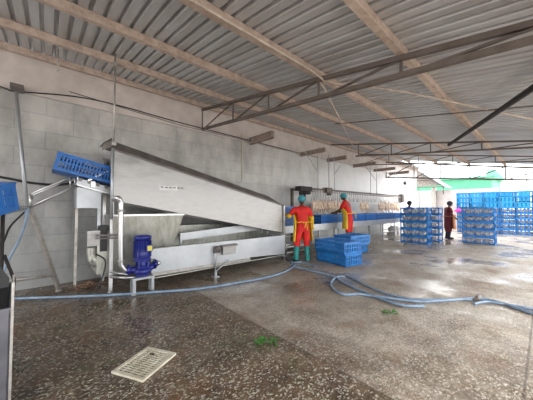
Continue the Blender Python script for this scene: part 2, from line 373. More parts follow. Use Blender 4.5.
# corrugated roof
pr = []; x = X0-.2; P = .143
while x < XR+.1:
    pr += [(x, 0), (x+.088, 0), (x+.100, .045), (x+.128, .045)]; x += P
rf = MB(); ya, yb = 6.19, -1.7
vs_ = []
for (u, h) in pr:
    for Y in (ya, yb): vs_.append((u, Y, zt(Y)+.115+h))
for (u, h) in pr:
    for Y in (ya, yb): vs_.append((u, Y, zt(Y)+.118+h))
n_ = len(pr); fs_ = [(2*i, 2*i+1, 2*i+3, 2*i+2) for i in range(n_-1)]+[(2*n_+2*i, 2*n_+2*i+2, 2*n_+2*i+3, 2*n_+2*i+1) for i in range(n_-1)]
rf.add(vs_, fs_)
x = XR+.1; pr2 = []
while x < XE: pr2 += [(x, 0), (x+.088, 0), (x+.100, .045), (x+.128, .045)]; x += P
v2 = [(u, Y, zt(Y)+.116+h) for (u, h) in pr2 for Y in (6.19, 5.35)]
rf.add(v2, [(2*i, 2*i+1, 2*i+3, 2*i+2) for i in range(len(pr2)-1)])
struct('ceiling', rf, M['roof'], 'corrugated zinc roof sheets seen from below')

# purlins: channel section steel
for i, Y in enumerate((5.86, 4.76, 3.53, 2.26, 1.08, -.12, -1.5)):
    z = zt(Y); m = MB()
    xe = XE if i == 0 else XR
    m.box((X0, Y-.036, z), (xe, Y+.036, z+.105)); m.box((X0, Y-.042, z-.004), (xe, Y-.030, z+.02))
    place = ['lying right along the top of the wall', 'nearest the wall plate', 'second out from the wall plate', 'that carries the pale conduit', 'crossing the top right of the roof',
             'passing overhead of the viewer', 'along the low eave'][i]
    o = build('roof_purlin', m, M['purlin']); tag(o, 'long tan steel roof purlin '+place, 'roof beam', 'roof purlins')

# trusses: one every few metres, deep at the wall
def truss(X, label, drop=0, y0=6.0, y1=-1.55, w=.055, yb=6.0):
    def tt(Y): return zt(Y)-.01-w/2
    def bb(Y): return 3.48-.11*(6-Y)-drop
    t = thing('roof_truss', label, 'truss', (X, 6, 0), 0, 'roof trusses')
    m = MB(); m.angle((X, y0, tt(y0)), (X, y1, tt(y1)), w); m.angle((X+.006, y0, tt(y0)), (X+.006, y1, tt(y1)), w, side=-1); build('top_chord', m, M['truss'], t)
    m = MB(); m.angle((X, yb, bb(yb)), (X, y1, bb(y1)), w); m.angle((X+.006, yb, bb(yb)), (X+.006, y1, bb(y1)), w, side=-1); build('bottom_chord', m, M['truss'], t)
    ys = [y_ for y_ in (5.98, 4.55, 3.38, 2.25, 1.08, -.1, -1.3) if y_ <= yb]
    for Y in ys:
        m = MB(); m.angle((X, Y, bb(Y)), (X, Y, tt(Y)), w*.7, up=(0, 1, 0)); build('post', m, M['truss'], t)
    for a, b in zip(ys[:-1], ys[1:]):
        m = MB(); m.angle((X, a-.05, bb(a)), (X, b, tt(b)), w*.7); build('diagonal', m, M['truss'], t)
    return t
truss(3.05, 'nearest dark steel roof truss, crossing above the machine')
truss(8.6, 'dark steel roof truss above the hanging birds, second from the machine', w=.038, y0=5.7, yb=4.65)
truss(11.3, 'dark steel roof truss third from the machine, above the crate stacks', w=.03)
truss(14.45, 'last steel roof truss at the open end, against the sky', drop=.34, w=.06)
for X, lab in ((5.6, 'thin dark tie rod between the first and second trusses'),):
    m = MB(); m.tube([(X, 3.6, zt(3.6)-.03), (X, -1.5, zt(-1.5)-.03)], .010); tag(build('tie_rod', m, M['truss']), lab, 'rod')

# conduit along the fourth purlin, bending off past the truss
cp = [(-1.5, 2.135, zt(2.1)-.03), (1, 2.135, zt(2.1)-.03), (2.75, 2.135, zt(2.1)-.03), (3.05, 2.15, zt(2.15)-.06), (3.3, 2.05, zt(2)-.05), (3.5, 1.9, zt(1.9)-.03)]
m = MB(); m.tube(cp+[(4.2, 1.4, zt(1.4)-.02), (6.6, .05, zt(.05)-.02), (8.5, -1, zt(-1)-.02)], .016); tag(build('electrical_conduit', m, M['conduit']), 'pale conduit pipe under a roof purlin, bending away past the truss', 'pipe')
m = MB(); m.tube([(3.09, 2.25, 3.37), (8.6, 4.75, 3.72)], .016); tag(build('stay_rod', m, M['conduit']), 'thin pale stay rod running diagonally from the nearest truss to the next', 'rod')
m = MB(); a_ = onx(450, 142, 8.6); m.tube([(8.55, 1.78, 3.2), tuple(onx(533, 88, 4.6)), tuple(onx(533, 88, 4.6)+(onx(533, 88, 4.6)-Vector((8.55, 1.78, 3.2)))*.6)], .043)
tag(build('roof_brace', m, M['dark_tube']), 'thick black diagonal brace bar under the roof at right', 'bar')

# hanging hooks and rods
m = MB(); m.tube([(.11, 5.3, zt(5.3)+.11), (.11, 5.3, 3.72)], .008); m.tube([(.11, 5.3, 3.72), (.13, 5.3, 3.68), (.10, 5.3, 3.65)], .008)
tag(build('hanging_hook', m, M['galv_tube']), 'short wire hook hanging from the roof at upper left', 'hook')
m = MB(); m.tube([(.79, 4.52, zt(4.5)+.1), (.80, 4.55, 2.42)], .014); m.box((.765, 4.50, 3.66), (.815, 4.56, 3.74)); m.box((.77, 4.52, 2.40), (.83, 4.60, 2.45))
tag(build('suspension_rod', m, M['galv_tube']), 'thin steel rod hanging from the roof down to the machine hood', 'rod')

# wall services
def rnd(pts, k=4):
    out = []; n = len(pts); P_ = [Vector(p) for p in pts]
    for i in range(n-1):
        p0, p1, p2, p3 = P_[max(i-1, 0)], P_[i], P_[i+1], P_[min(i+2, n-1)]
        for j in range(k):
            t = j/k; out.append(.5*((2*p1)+(-p0+p2)*t+(2*p0-5*p1+4*p2-p3)*t*t+(-p0+3*p1-3*p2+p3)*t**3))
    out.append(P_[-1]); return out
m = MB(); m.tube(rnd([(-1.6, 5.93, 3.52), (-.59, 5.93, 3.40), (-.41, 5.93, 3.38), (.38, 5.93, 3.53), (1.13, 5.93, 3.56), (2.42, 5.93, 3.50), (4.3, 5.93, 3.46), (6.5, 5.93, 3.42)]), .011, 6)
tag(build('electric_cable', m, M['black']), 'thin dark cable slung along the pinkish beam of the wall', 'cable')
m = MB(); m.tube([(.3, 5.93, 3.60), (2.4, 5.93, 3.44), (8, 5.93, 3.40)], .008, 6)
tag(build('electric_cable', m, M['steel_dark']), 'second thinner cable below the beam, running straight', 'cable')
m = MB(); m.tube(rnd([(-1.8, 5.95, 2.1), (-.56, 5.95, 1.91), (-.2, 5.95, 1.84), (.2, 5.95, 1.83), (.55, 5.9, 1.95)]), .02, 8)
tag(build('power_cable', m, M['black']), 'thick black cable sagging along the wall behind the left crate', 'cable')
m = MB(); m.tube([(4.35, 5.975, 3.52), (4.35, 5.975, 2.2)], .013, 8); m.box((4.32, 5.93, 3.5), (4.38, 5.96, 3.6))
tag(build('wall_conduit', m, M['white_plastic']), 'thin white conduit dropping down the wall above the machine', 'pipe')

# ------------------------------------------------------------------ the scalding machine
YF = 4.70
sm = thing('scalding_machine', 'long stainless steel scalding machine with sloping hood along the wall', 'machine', (2.8, 5.2, 0))
YB = 5.62
hood = [(.80, 2.37), (.80, 1.53), (4.82, .73), (4.82, 1.46)]
m = MB()
m.prism(hood, YF, YF+.012)                     # front sheet
m.prism(hood, YB-.012, YB)                     # rear sheet
c0, c1 = ony(110, 140, YF+.16), ony(269, 196.5, YF+.16)
m.quad((.80, YF+.16, c0.z), (c1.x, YF+.16, c1.z), (c1.x, YB, c1.z), (.80, YB, c0.z)); m.quad((.80, YF+.16, c0.z-.01), (.80, YB, c0.z-.01), (c1.x, YB, c1.z-.01), (c1.x, YF+.16, c1.z-.01))
m.quad((4.82, YF, .73), (4.82, YF, 1.46), (4.82, YB, 1.46), (4.82, YB, .73)); m.quad((4.81, YF, .73), (4.81, YB, .73), (4.81, YB, 1.46), (4.81, YF, 1.46))
hd = build('hood', m, M['steel_panel'], sm)
m = MB(); A, B, Cc, D = (.80, YF-.005, 2.36), (4.83, YF-.005, 1.455), tuple(c1), (.80, YF+.16, c0.z)
m.quad(A, B, Cc, D); m.quad((.80, YF+.01, 2.34), (.80, YF+.17, c0.z-.02), (c1.x, YF+.17, c1.z-.02), (4.82, YF+.01, 1.44)); m.quad(B, (4.83, YB, 1.455), (c1.x, YB, c1.z), Cc)
m.bar((.80, YF-.008, 2.365), (4.82, YF-.008, 1.46), .02, .03)
m.bar((4.815, YF-.006, 1.46), (4.815, YF-.006, .73), .02, .03)
build('hood_edge', m, M['steel_dark'], sm)['label'] = 'folded edge along the sloping hood, coloured dark for the roof it reflects'  # reflection of the dark roof is put into the colour of this chamfer
m = MB(); l_ = ony(100, 141, YF+.05)
m.prism([(.67, 2.33), (.67, 2.44), (.80, 2.55), (.80, 2.40)], YF, YF+.03); m.prism([(.67, 2.42), (.67, 2.44), (.80, 2.55), (.80, 2.53)], YF, YF+.28)
build('inlet_lip', m, M['steel_dark'], sm)
# sticker with unreadable marks
m = MB(); s0, s1 = ony(159.5, 183.5, YF-.003), ony(177.5, 190.5, YF-.003); m.box((s0.x, YF-.004, s1.z), (s1.x, YF-.001, s0.z-.04))
st = build('label_plate', m, M['sticker'], sm)
m = MB(); sw = s1.x-s0.x; zt_ = s0.z-.04; hh = zt_-s1.z
m.box((s0.x+.02, YF-.006, zt_-hh*.45), (s0.x+.07, YF-.004, zt_-hh*.15))
for k in range(5): m.box((s0.x+.10+k*.075, YF-.006, zt_-hh*.45), (s0.x+.15+k*.075, YF-.004, zt_-hh*.17))
m.box((s0.x+.03, YF-.006, zt_-hh*.62), (s1.x-.03, YF-.004, zt_-hh*.58)); m.box((s0.x+.05, YF-.006, zt_-hh*.82), (s1.x-.08, YF-.004, zt_-hh*.76))
build('marking', m, M['ink'], st)
# hopper tank beneath the hood
m = MB(); yf = YF+.06
m.quad((.84, yf, 1.27), (2.05, yf, 1.27), (1.78, yf+.15, .3), (.90, yf+.15, .3))
m.quad((.84, yf+.02, 1.27), (.90, yf+.17, .3), (1.78, yf+.17, .3), (2.05, yf+.02, 1.27))
m.quad((.84, yf, 1.27), (.90, yf+.15, .3), (.90, YB, .3), (.84, YB, 1.27)); m.quad((2.05, yf, 1.27), (2.05, YB, 1.27), (1.78, YB, .3), (1.78, yf+.15, .3)); m.quad((.84, YB, 1.27), (.90, YB, .3), (1.78, YB, .3), (2.05, YB, 1.27))
m.box((.66, yf+.20, .30), (.90, YB, .98)); 
build('hopper_tank', m, M['tank_steel'], sm)['label'] = 'water-stained steel hopper tank under the hood'
m = MB(); m.box((.83, yf-.02, 1.26), (2.06, yf+.02, 1.29)); build('tank_rim', m, M['steel'], sm)
# long trough
m = MB(); y0 = 4.56
m.prism([(1.38, .68), (1.40, .25), (3.56, .225), (3.56, .68)], y0, y0+.015); m.prism([(3.56, .68), (3.56, .26), (4.70, .20), (4.70, .68)], y0, y0+.015)
m.box((1.38, y0-.01, .66), (4.72, y0+.05, .69))
build('trough_front', m, M['steel_pale'], sm)['label'] = 'pale smooth front panel of the trough'
m = MB(); m.box((1.40, 5.60, .2), (4.75, 5.62, 1.0)); m.box((4.70, y0, .18), (4.72, YB, .68)); m.box((1.4, y0, .17), (4.72, YB, .19)); build('trough_shell', m, M['tank_steel'], sm)
m = MB(); m.prism([(2.10, .84), (2.10, .72), (4.2, .82), (4.2, .97)], 5.08, 5.10); m.bar((2.12, 5.05, .55), (2.12, 5.05, .86), .035, .035); m.bar((2.1, 5.05, .86), (4.1, 5.05, .985), .03, .03)
build('inner_chute', m, M['steel_pale'], sm)['label'] = 'pale inner chute showing between hood and trough'
m = MB(); m.quad((1.42, y0+.02, .55), (4.69, y0+.02, .55), (4.69, 5.59, .55), (1.42, 5.59, .55)); build('water', m, M['water'], sm)
# perforated rail along the trough foot
m = MB(); m.bar((1.40, y0-.015, .245), (3.55, y0-.015, .225), .02, .05)
for k in range(42):
    xx = 1.42+k*.051; m.bar((xx, y0-.03, .252), (xx+.03, y0-.03, .218), .012, .012)
build('slotted_rail', m, M['galv_tube'], sm)
# legs and frame posts
def leg(x, y, top, r=.022, foot=True, mtl='steel', rad=.045):
    m = MB(); m.box((x-r, y-r, .03 if foot else 0), (x+r, y+r, top))
    if foot: m.lathe([(0, .0), (rad, 0), (rad, .012), (.012, .02), (.012, .05)], (x, y, 0), 12)
    return build('leg', m, M[mtl], sm)
leg(.84, 4.84, 2.36, .026); leg(4.79, 4.66, 1.46, .016); leg(.84, 5.58, 2.3, .026); leg(4.79, 5.58, 1.4, .02); leg(2.8, 5.58, .3, .02); leg(1.75, 5.58, .3)
m = MB(); m.tube([(.80, 4.62, 2.36), (.80, 4.62, 1.22)], .022, 10); build('hood_post', m, M['steel_pale'], sm)
m = MB(); m.bar((.62, 4.80, .96), (.95, 4.62, .96), .03, .03); m.bar((.62, 4.80, .91), (.95, 4.62, .91), .03, .02); build('bracket', m, M['steel_dark'], sm)
# valve and folded drain bracket on the trough
m = MB(); m.tube([(2.64, 4.50, .52), (2.62, 4.50, .50), (2.62, 4.50, .10)], .018, 8); m.tube([(2.62, 4.50, .10), (2.95, 4.50, .30)], .014, 8); m.box((2.56, 4.44, 0), (2.68, 4.56, .02)); m.box((2.60, 4.48, .0), (2.64, 4.52, .12))
build('drain_bracket', m, M['steel_pale'], sm)
m = MB(); m.lathe([(0, -.04), (.06, -.04), (.06, .04), (0, .04)], (2.66, 4.48, .56), 14, 'y'); m.box((2.60, 4.46, .48), (2.72, 4.55, .60)); build('valve', m, M['steel_dark'], sm)
m = MB(); m.box((2.78, 4.47, .42), (3.10, 4.56, .60)); vb = build('valve_box', m, M['steel_panel'], sm)
m = MB(); m.box((2.75, 4.45, .59), (3.14, 4.57, .62)); build('lid', m, M['steel_dark'], vb)
# inlet side: sheet box, control box and outlet elbow
m = MB(); a, b = ony(77, 187.5, 5.05), ony(101, 208, 5.05); m.box((a.x, 5.05, b.z), (b.x, 5.5, a.z)); m.box((b.x-.05, 5.05, 1.05), (b.x, 5.10, b.z)); build('sheet_box', m, M['steel_pale'], sm)
m = MB(); a, b = ony(87.5, 231, 4.95), ony(100, 245.5, 4.95); m.box((a.x, 4.95, b.z), (b.x, 5.15, a.z)); bx_ = build('control_box', m, M['steel_panel'], sm)
m = MB(); m.box((b.x, 4.93, b.z-.1), (b.x+.10, 5.12, a.z+.08)); m.box((b.x-.02, 4.9, a.z), (b.x+.16, 5.1, a.z+.07)); build('hinge_bar', m, M['black'], bx_)
m = MB(); m.tube(rnd([tuple(ony(92, 247, 5.05)), tuple(ony(92, 256, 5.05)), tuple(ony(97, 262, 5.05)), tuple(ony(104, 261, 5.05))]), [.07]*5+[.09]*8, 12); build('outlet_elbow', m, M['tank_steel'], sm)
m = MB(); p = ony(104, 259, 4.95); m.tube(rnd([(p.x-.12, 4.9, p.z+.1), (p.x, 4.85, p.z), (p.x-.02, 4.82, p.z-.2), (p.x-.1, 4.8, .12), (p.x-.2, 4.85, .03)]), .012, 6); build('cord', m, M['black'], sm)
# water pipe from the pump up to the hood
m = MB(); YP = 4.50
m.tube(rnd([(.81, 4.66, 1.545), (.86, YP, 1.56), (.90, YP, 1.50), (.905, YP, 1.40), (.91, YP, 1.0), (.92, YP, .56), (.93, YP, .48), (.98, YP, .41), (1.05, YP, .40)], 3), .037, 12)
wp = build('water_pipe', m, M['steel'], sm)
m = MB(); m.lathe([(0, -.015), (.058, -.015), (.058, .015), (0, .015)], (.907, YP, 1.36), 14); m.lathe([(0, -.012), (.05, -.012), (.05, .012), (0, .012)], (.92, YP, .56), 14); build('pipe_collar', m, M['galv_tube'], wp)
m = MB(); m.tube([(.84, 4.8, .26), (1.0, YP, .28), (1.15, YP, .27)], .02, 8); m.tube([(.84, 4.8, .34), (1.02, YP, .33)], .015, 8); build('low_pipe', m, M['steel'], sm)

# ------------------------------------------------------------------ pump
PX, PY = 1.235, 4.50
pu = thing('water_pump', 'blue upright electric water pump on a small steel stand beside the machine', 'pump', (PX, PY, 0))
m = MB(); m.lathe([(0, .955), (.08, .955), (.125, .94), (.135, .92), (.135, .88), (.125, .88), (.125, .56), (.14, .55), (.14, .53), (0, .53)], (PX, PY, 0), 24)
for k in range(22):
    a = 2*PI*k/22; m.bar((PX+.125*math.cos(a), PY+.125*math.sin(a), .59), (PX+.125*math.cos(a), PY+.125*math.sin(a), .86), .024, .006, up=(-math.sin(a), math.cos(a), 0))
mo = build('motor', m, M['pump_blue'], pu)
m = MB(); m.box((PX+.02, PY-.162, .69), (PX+.115, PY-.118, .79)); build('terminal_box', m, M['pump_blue'], mo)
m = MB(); m.box((PX+.03, PY-.166, .70), (PX+.105, PY-.160, .78)); build('nameplate', m, M['yellow_plate'], mo)['label'] = 'yellow rating plate'
m = MB(); m.lathe([(0, .53), (.09, .53), (.075, .48), (.075, .44), (.11, .43), (.11, .41), (0, .41)], (PX, PY, 0), 18)
for k in range(4): a = PI/4+k*PI/2; m.bar((PX+.1*math.cos(a), PY+.1*math.sin(a), .40), (PX+.1*math.cos(a), PY+.1*math.sin(a), .54), .03, .03)
build('coupling', m, M['pump_blue'], pu)
m = MB(); m.ball((PX, PY, .36), (.15, .15, .085), 20, 10); m.tube([(PX-.24, PY, .40), (PX-.10, PY, .38), (PX+.10, PY, .38), (PX+.22, PY, .44)], [.05, .06, .06, .05], 14)
m.lathe([(0, -.012), (.085, -.012), (.085, .012), (0, .012)], (PX-.21, PY, .40), 16, 'x'); m.lathe([(0, -.012), (.085, -.012), (.085, .012), (0, .012)], (PX+.20, PY, .44), 16, 'x'); m.lathe([(.0, .26), (.09, .26), (.1, .30), (0, .33)], (PX, PY, 0), 16)
build('pump_housing', m, M['pump_blue'], pu)
m = MB(); m.tube([(PX+.22, PY, .44), (PX+.27, PY+.03, .44)], [.05, .045], 12); build('discharge_stub', m, M['steel'], pu)
m = MB(); m.box((PX-.16, PY-.09, .23), (PX+.17, PY+.09, .265)); build('stand', m, M['steel_pale'], pu)
for sx in (-1, 1):
    m = MB(); m.box((PX+.005+sx*.14-.022, PY-.09, .03), (PX+.005+sx*.14+.022, PY-.03, .23)); m.box((PX+.005+sx*.14-.022, PY+.03, .0), (PX+.005+sx*.14+.022, PY+.09, .23)); m.lathe([(0, 0), (.04, 0), (.04, .012), (.014, .02), (.014, .04)], (PX+.005+sx*.14, PY-.06, 0), 12)
    build('leg', m, M['steel_pale'], pu)

# ------------------------------------------------------------------ crates
L, W, H = .98, .60, .285
def crate_parts(n_long, bar, mid=True, solid=False):
    b = MB(); t = .012; x, y = L/2, W/2
    b.box((-x, -y, 0), (x, y, .012))
    for sx in (-1, 1):
        for sy in (-1, 1): b.box((sx*x, sy*y, 0), (sx*(x-.035), sy*(y-t), H-.02)); b.box((sx*x, sy*y, 0), (sx*(x-t), sy*(y-.035), H-.02))
    def side(P0, P1, n):
        P0, P1 = Vector(P0), Vector(P1); d = P1-P0; nrm = Vector((0, 0, 1)).cross(d).normalized()*t/2
        for z0, z1 in ((0, .045), (H-.055, H-.02))+(((.135, .155),) if mid else ()):
            b.bar(P0+nrm+Vector((0, 0, (z0+z1)/2)), P1+nrm+Vector((0, 0, (z0+z1)/2)), t, z1-z0)
        for k in range(1, n):
            p = P0+d*k/n+nrm; b.bar(p, p+Vector((0, 0, H-.03)), bar, t, up=tuple(nrm.normalized()))
    side((-x, -y, 0), (x, -y, 0), n_long); side((x, -y, 0), (x, y, 0), int(n_long*.6)); side((x, y, 0), (-x, y, 0), n_long); side((-x, y, 0), (-x, -y, 0), int(n_long*.6))
    l = MB(); z0, z1 = H-.02, H
    l.box((-x-.006, -y-.006, z0), (x+.006, -y+.045, z1)); l.box((-x-.006, y-.045, z0), (x+.006, y+.006, z1)); l.box((-x-.006, -y+.045, z0), (-x+.045, y-.045, z1)); l.box((x-.045, -y+.045, z0), (x+.006, y-.045, z1))
    for k in range(1, 8): xx = -x+k*L/8; l.box((xx-.008, -y+.045, z0), (xx+.008, y-.045, z0+.012)) if k not in (4,) else None
    for k in range(1, 4): yy = -y+k*W/4; l.box((-x+.045, yy-.008, z0), (-.14, yy+.008, z0+.012)); l.box((.14, yy-.008, z0), (x-.045, yy+.008, z0+.012))
    return b, l
def make_crate(nl, bar, mtl, mid, group, parts=True):
    t = thing('poultry_crate', 'blue plastic poultry crate', 'crate', (0, 0, 0), 0, group)
    b, l = crate_parts(nl, bar, mid)
    if parts: build('body', b, mtl, t); build('lid_frame', l, mtl, t); return Proto(t)
    b.join(l); bpy.data.objects.remove(t); o = build('poultry_crate', b, mtl); tag(o, 'blue plastic poultry crate', 'crate', group); return Proto(o)
dense = make_crate(13, .040, M['crate'], True, 'empty crates near the workers')
densed = make_crate(22, .022, M['crate_dark'], True, 'crates at the machine inlet')
openc = make_crate(7, .016, M['crate'], False, 'crates of live birds in the near stacks')
farc = make_crate(7, .035, M['crate'], False, 'crates of the long far stack', parts=False)
farl = make_crate(8, .112, M['crate_skylit'], True, 'empty bright crates on top of the far stack', parts=False)

# pairs in front of the workers
F = Vector((5.33, 3.17, 0)); ang = math.radians(80)
du = Vector((math.cos(ang), math.sin(ang), 0)); dv = Vector((du.y, -du.x, 0))
cA = F+du*L/2+dv*W/2
G1 = 'crates on the floor in front of the workers'
dense.place(cA, ang, 'lower of the two blue crates stacked nearest the viewer', G1)
dense.place(cA+Vector((-.02, .03, H)), ang+.02, 'upper of the two blue crates stacked nearest the viewer', G1)
cB = onz(354, 256)+Vector((L/2, W/2, 0))
dense.place(cB+Vector((.0, .04, 0)), math.radians(4), 'lower of the two blue crates just behind the nearest pair', G1)
dense.place(cB+Vector((-.05, 0, H)), math.radians(-6), 'upper of the two blue crates just behind the nearest pair', G1)

# hens
def hen_parts():
    h = MB(); h.ball((0, 0, .10), (.15, .085, .09), 12, 8, lambda p: Vector((p.x, p.y, p.z+.25*p.x*p.x)))
    h.tube([(.10, 0, .13), (.14, 0, .19), (.155, 0, .215)], [.05, .03, .026], 8); h.ball((.165, 0, .222), (.032, .024, .026), 8, 6)
    h.tube([(-.12, 0, .13), (-.19, 0, .19)], [.045, .012], 8)
    return h
hen = thing('hen', 'white hen', 'chicken'); hb = build('body', hen_parts(), M['hen'], hen)
m = MB(); m.tube([(.15, 0, .246), (.175, 0, .25), (.19, 0, .24)], .007, 6); m.tube([(.19, 0, .222), (.21, 0, .216)], [.009, .002], 6); build('comb', m, M['comb'], hen)
m = MB(); 
for s_ in (-1, 1): m.tube([(0, s_*.04, .05), (.01, s_*.04, .003)], .008, 6)
build('legs', m, M['feet'], hen); HEN = Proto(hen)
m = hen_parts(); m.v = [v for v in m.v]; fh = build('hen', m, M['hen']); tag(fh, 'white hen', 'chicken'); FHEN = Proto(fh)

floors = ['on the floor', 'second from the floor', 'in the middle', 'fourth from the floor', 'on top']
def hens_in(cx, cy, z, rz, face_along, n, inset, grp, text, proto):
    for k in range(n):
        u = (k+.5)/n-.5
        off = Vector((u*(L-.16), -inset, 0)); off.rotate(Euler((0, 0, rz)))
        where = ['left', 'centre', 'right'][k]
        a = rz+(0 if random.random() < .5 else PI)+random.uniform(-.35, .35)
        proto.place((cx+off.x, cy+off.y, z+.014), (0, 0, a), where+' white hen in the '+text, grp)
def stack(cx, cy, rz, n, nm, grp, hensn=3, jit=.012):
    for k in range(n):
        jx, jy = random.uniform(-jit, jit), random.uniform(-jit, jit)
        openc.place((cx+jx, cy+jy, k*H), (0, 0, rz+random.uniform(-.012, .012)), 'blue crate of live hens '+floors[k]+' in '+nm, grp)
        # crate local -y side faces the camera
        hens_in(cx+jx, cy+jy, k*H, rz, 0, hensn, .16, 'hens in '+nm, ['bottom', 'second', 'middle', 'fourth', 'top'][k]+' crate of '+nm, HEN)
stack(12.93, 1.78, -PI/2, 5, 'the lone right stack', 'crates of the lone right stack')
stack(11.32, 3.53, -PI/2, 5, 'the stack by the table end', 'crates of the stack by the table end')
stack(12.45, 3.42, -PI/2, 5, 'the half hidden stack', 'crates of the half hidden stack', 3)
# far long stack
ncol = 8
for c in range(ncol):
    yc = 3.5-.31-c*.62
    colw = ordw(c)+' column from the left'
    for k in range(8):
        pr_ = farc if k < 5 else farl
        lab = ('blue crate of hens in the far stack, ' if k < 5 else 'empty bright blue crate on the far stack, ')+colw+', '+['bottom', 'second', 'third', 'fourth', 'fifth', 'sixth', 'seventh', 'eighth'][k]+' layer'
        pr_.place((18.2+L/2, yc, k*H), (0, 0, random.uniform(-.01, .01)), lab, None)
        if k < 5 and c < 7:
            for q in range(2):
                FHEN.place((18.35+random.uniform(0, .05), yc-.14+.28*q, k*H+.014), (0, 0, PI/2+random.choice((0, PI))+random.uniform(-.3, .3)),
                    ('right' if q == 0 else 'left')+' white hen in '+['bottom', 'second', 'third', 'fourth', 'fifth'][k]+' layer of far stack, '+colw, 'hens in the far stack')
# second rank of the far stack standing free at left
# pink bag
p = onx(458.5, 210.5, 18.12)
m = MB(); m.ball(p, (.05, .20, .10), 12, 8, lambda q: Vector((q.x, q.y*(1-.25*q.z), q.z))); m.tube([(p.x, p.y, p.z+.10), (p.x+.03, p.y, p.z+.2), (18.19, p.y, p.z+.22)], .012, 6)
tag(build('plastic_bag', m, M['pink']), 'small magenta plastic bag hung on the far blue crates', 'bag')

# crates on the left conveyor
p0, p1 = ony(54, 169.5, 5.0), ony(104, 182, 5.0); sl_ = math.atan2(p1.z-p0.z, p1.x-p0.x)
c_ = Vector((p0.x+L/2*math.cos(sl_), 5.24, p0.z+L/2*math.sin(sl_)))
densed.place(c_+Vector((-.02, 0, 0)), (0, -sl_, 0), 'blue crate tilted down into the machine inlet', 'crates at the machine inlet')
Dl = Vector((.5, .866, 0)); Rl = Vector((-.195, 3.62, 1.385)); tl = math.radians(14)
cl_ = Rl-Vector((.866, -.5, 0))*W/2-Dl*(L/2*math.cos(tl))-Vector((0, 0, L/2*math.sin(tl)))
densed.place(cl_, (0, -tl, math.radians(60)), 'blue crate on the stand at the left edge of the photo', 'crates at the machine inlet')

# ------------------------------------------------------------------ infeed conveyor frame
cv = thing('infeed_stand', 'tubular steel stand with inclined rails feeding the machine', 'conveyor', (-.1, 5.2, 0))
J = ony(31, 207, 5.15)
def tb(name, pts, r, mt='galv_tube', parent=None, n=10, lab=None):
    m = MB(); m.tube(pts, r, n); o = build(name, m, M[mt], parent)
    if lab: o['label'] = lab
    return o
for yy in (0, .55):
    tb('rail', [(-.17, 5.15+yy, 1.60), (.40, 5.15+yy, 1.97)], .014, 'steel', cv); tb('rail', [(-.17, 5.15+yy, 1.41), (.40, 5.15+yy, 1.79)], .014, 'steel', cv)
    tb('upright', [(-.165, 5.15+yy, 1.40), (-.165, 5.15+yy, 1.62)], .016, 'steel', cv); tb('upright', [(.40, 5.15+yy, 1.77), (.40, 5.15+yy, 2.0)], .014, 'steel', cv)
tb('upright', [(.30, 5.15, 1.74), (.30, 5.15, 1.90)], .012, 'steel', cv)
tb('crossbar', [(-.165, 5.15, 1.41), (-.165, 5.7, 1.41)], .016, 'steel', cv); tb('crossbar', [(.40, 5.15, 1.79), (.40, 5.7, 1.79)], .014, 'steel', cv)
tb('rail', [(-.165, 5.15, 1.41), (-.70, 3.0, 1.22)], .022, 'steel', cv); tb('rail', [(-.165, 5.7, 1.41), (-1.15, 3.3, 1.20)], .022, 'steel', cv)
tb('rail', [(-.165, 5.15, 1.41), (-1.3, 5.15, 1.37)], .02, 'steel', cv)
m = MB(); m.bar((-.165, 5.15, 1.40), (.205, 5.50, .03), .05, .05); m.lathe([(0, 0), (.05, 0), (.05, .012), (.014, .02), (.014, .06)], (.205, 5.50, 0), 12); build('leg', m, M['galv_tube'], cv)
m = MB(); m.bar((-1.15, 3.3, 1.20), (-1.2, 3.35, .0), .05, .05); build('leg', m, M['galv_tube'], cv)
m = MB(); m.bar((-1.3, 5.15, 1.37), (-1.3, 5.1, .0), .05, .05); build('leg', m, M['galv_tube'], cv)
tb('stretcher', [(-.8, 5.35, .32), (.10, 5.40, .30)], .024, 'galv_tube', cv)
# roller section under the tilted crate
rs = thing('roller_section', 'short tilted steel roller bed under the blue crate at the hood inlet', 'conveyor', (.6, 5.2, 0))
for yy in (5.02, 5.60):
    m = MB(); a, b = (.38, yy, 1.83), (.84, yy, 1.70); m.bar(a, b, .02, .11); build('side_plate', m, M['steel_pale'], rs)
for k in range(4):
    xx = .42+k*.12; m = MB(); m.tube([(xx, 5.0, 1.86-k*.034), (xx, 5.62, 1.86-k*.034)], .028, 10); build('roller', m, M['steel_dark'], rs)
m = MB(); m.bar((.52, 4.99, 1.85), (.84, 4.99, 2.06), .02, .03); m.bar((.38, 4.99, 1.77), (.84, 4.99, 1.64), .03, .02); m.box((.56, 4.97, 1.74), (.62, 5.0, 1.84)); build('guide_bar', m, M['steel'], rs)
m = MB(); m.box((.40, 5.5, 0), (.44, 5.54, 1.8)); build('leg', m, M['galv_tube'], rs)
# tall pole from the wall bracket down to the stand
m = MB(); m.tube([tuple(ony(16, 92, 5.75)), tuple(ony(27.5, 214, 5.45))], .026, 10); tp = build('wall_pole', m, M['steel_pale']); tag(tp, 'tall dull leaning pole between wall bracket and left stand', 'pole')
b0 = ony(16, 90, 5.9); m = MB(); m.box((b0.x-.06, 5.72, b0.z-.02), (b0.x+.10, 5.96, b0.z+.05)); tag(build('wall_bracket', m, M['steel_dark']), 'dark bracket on the beam holding the leaning pole', 'bracket')
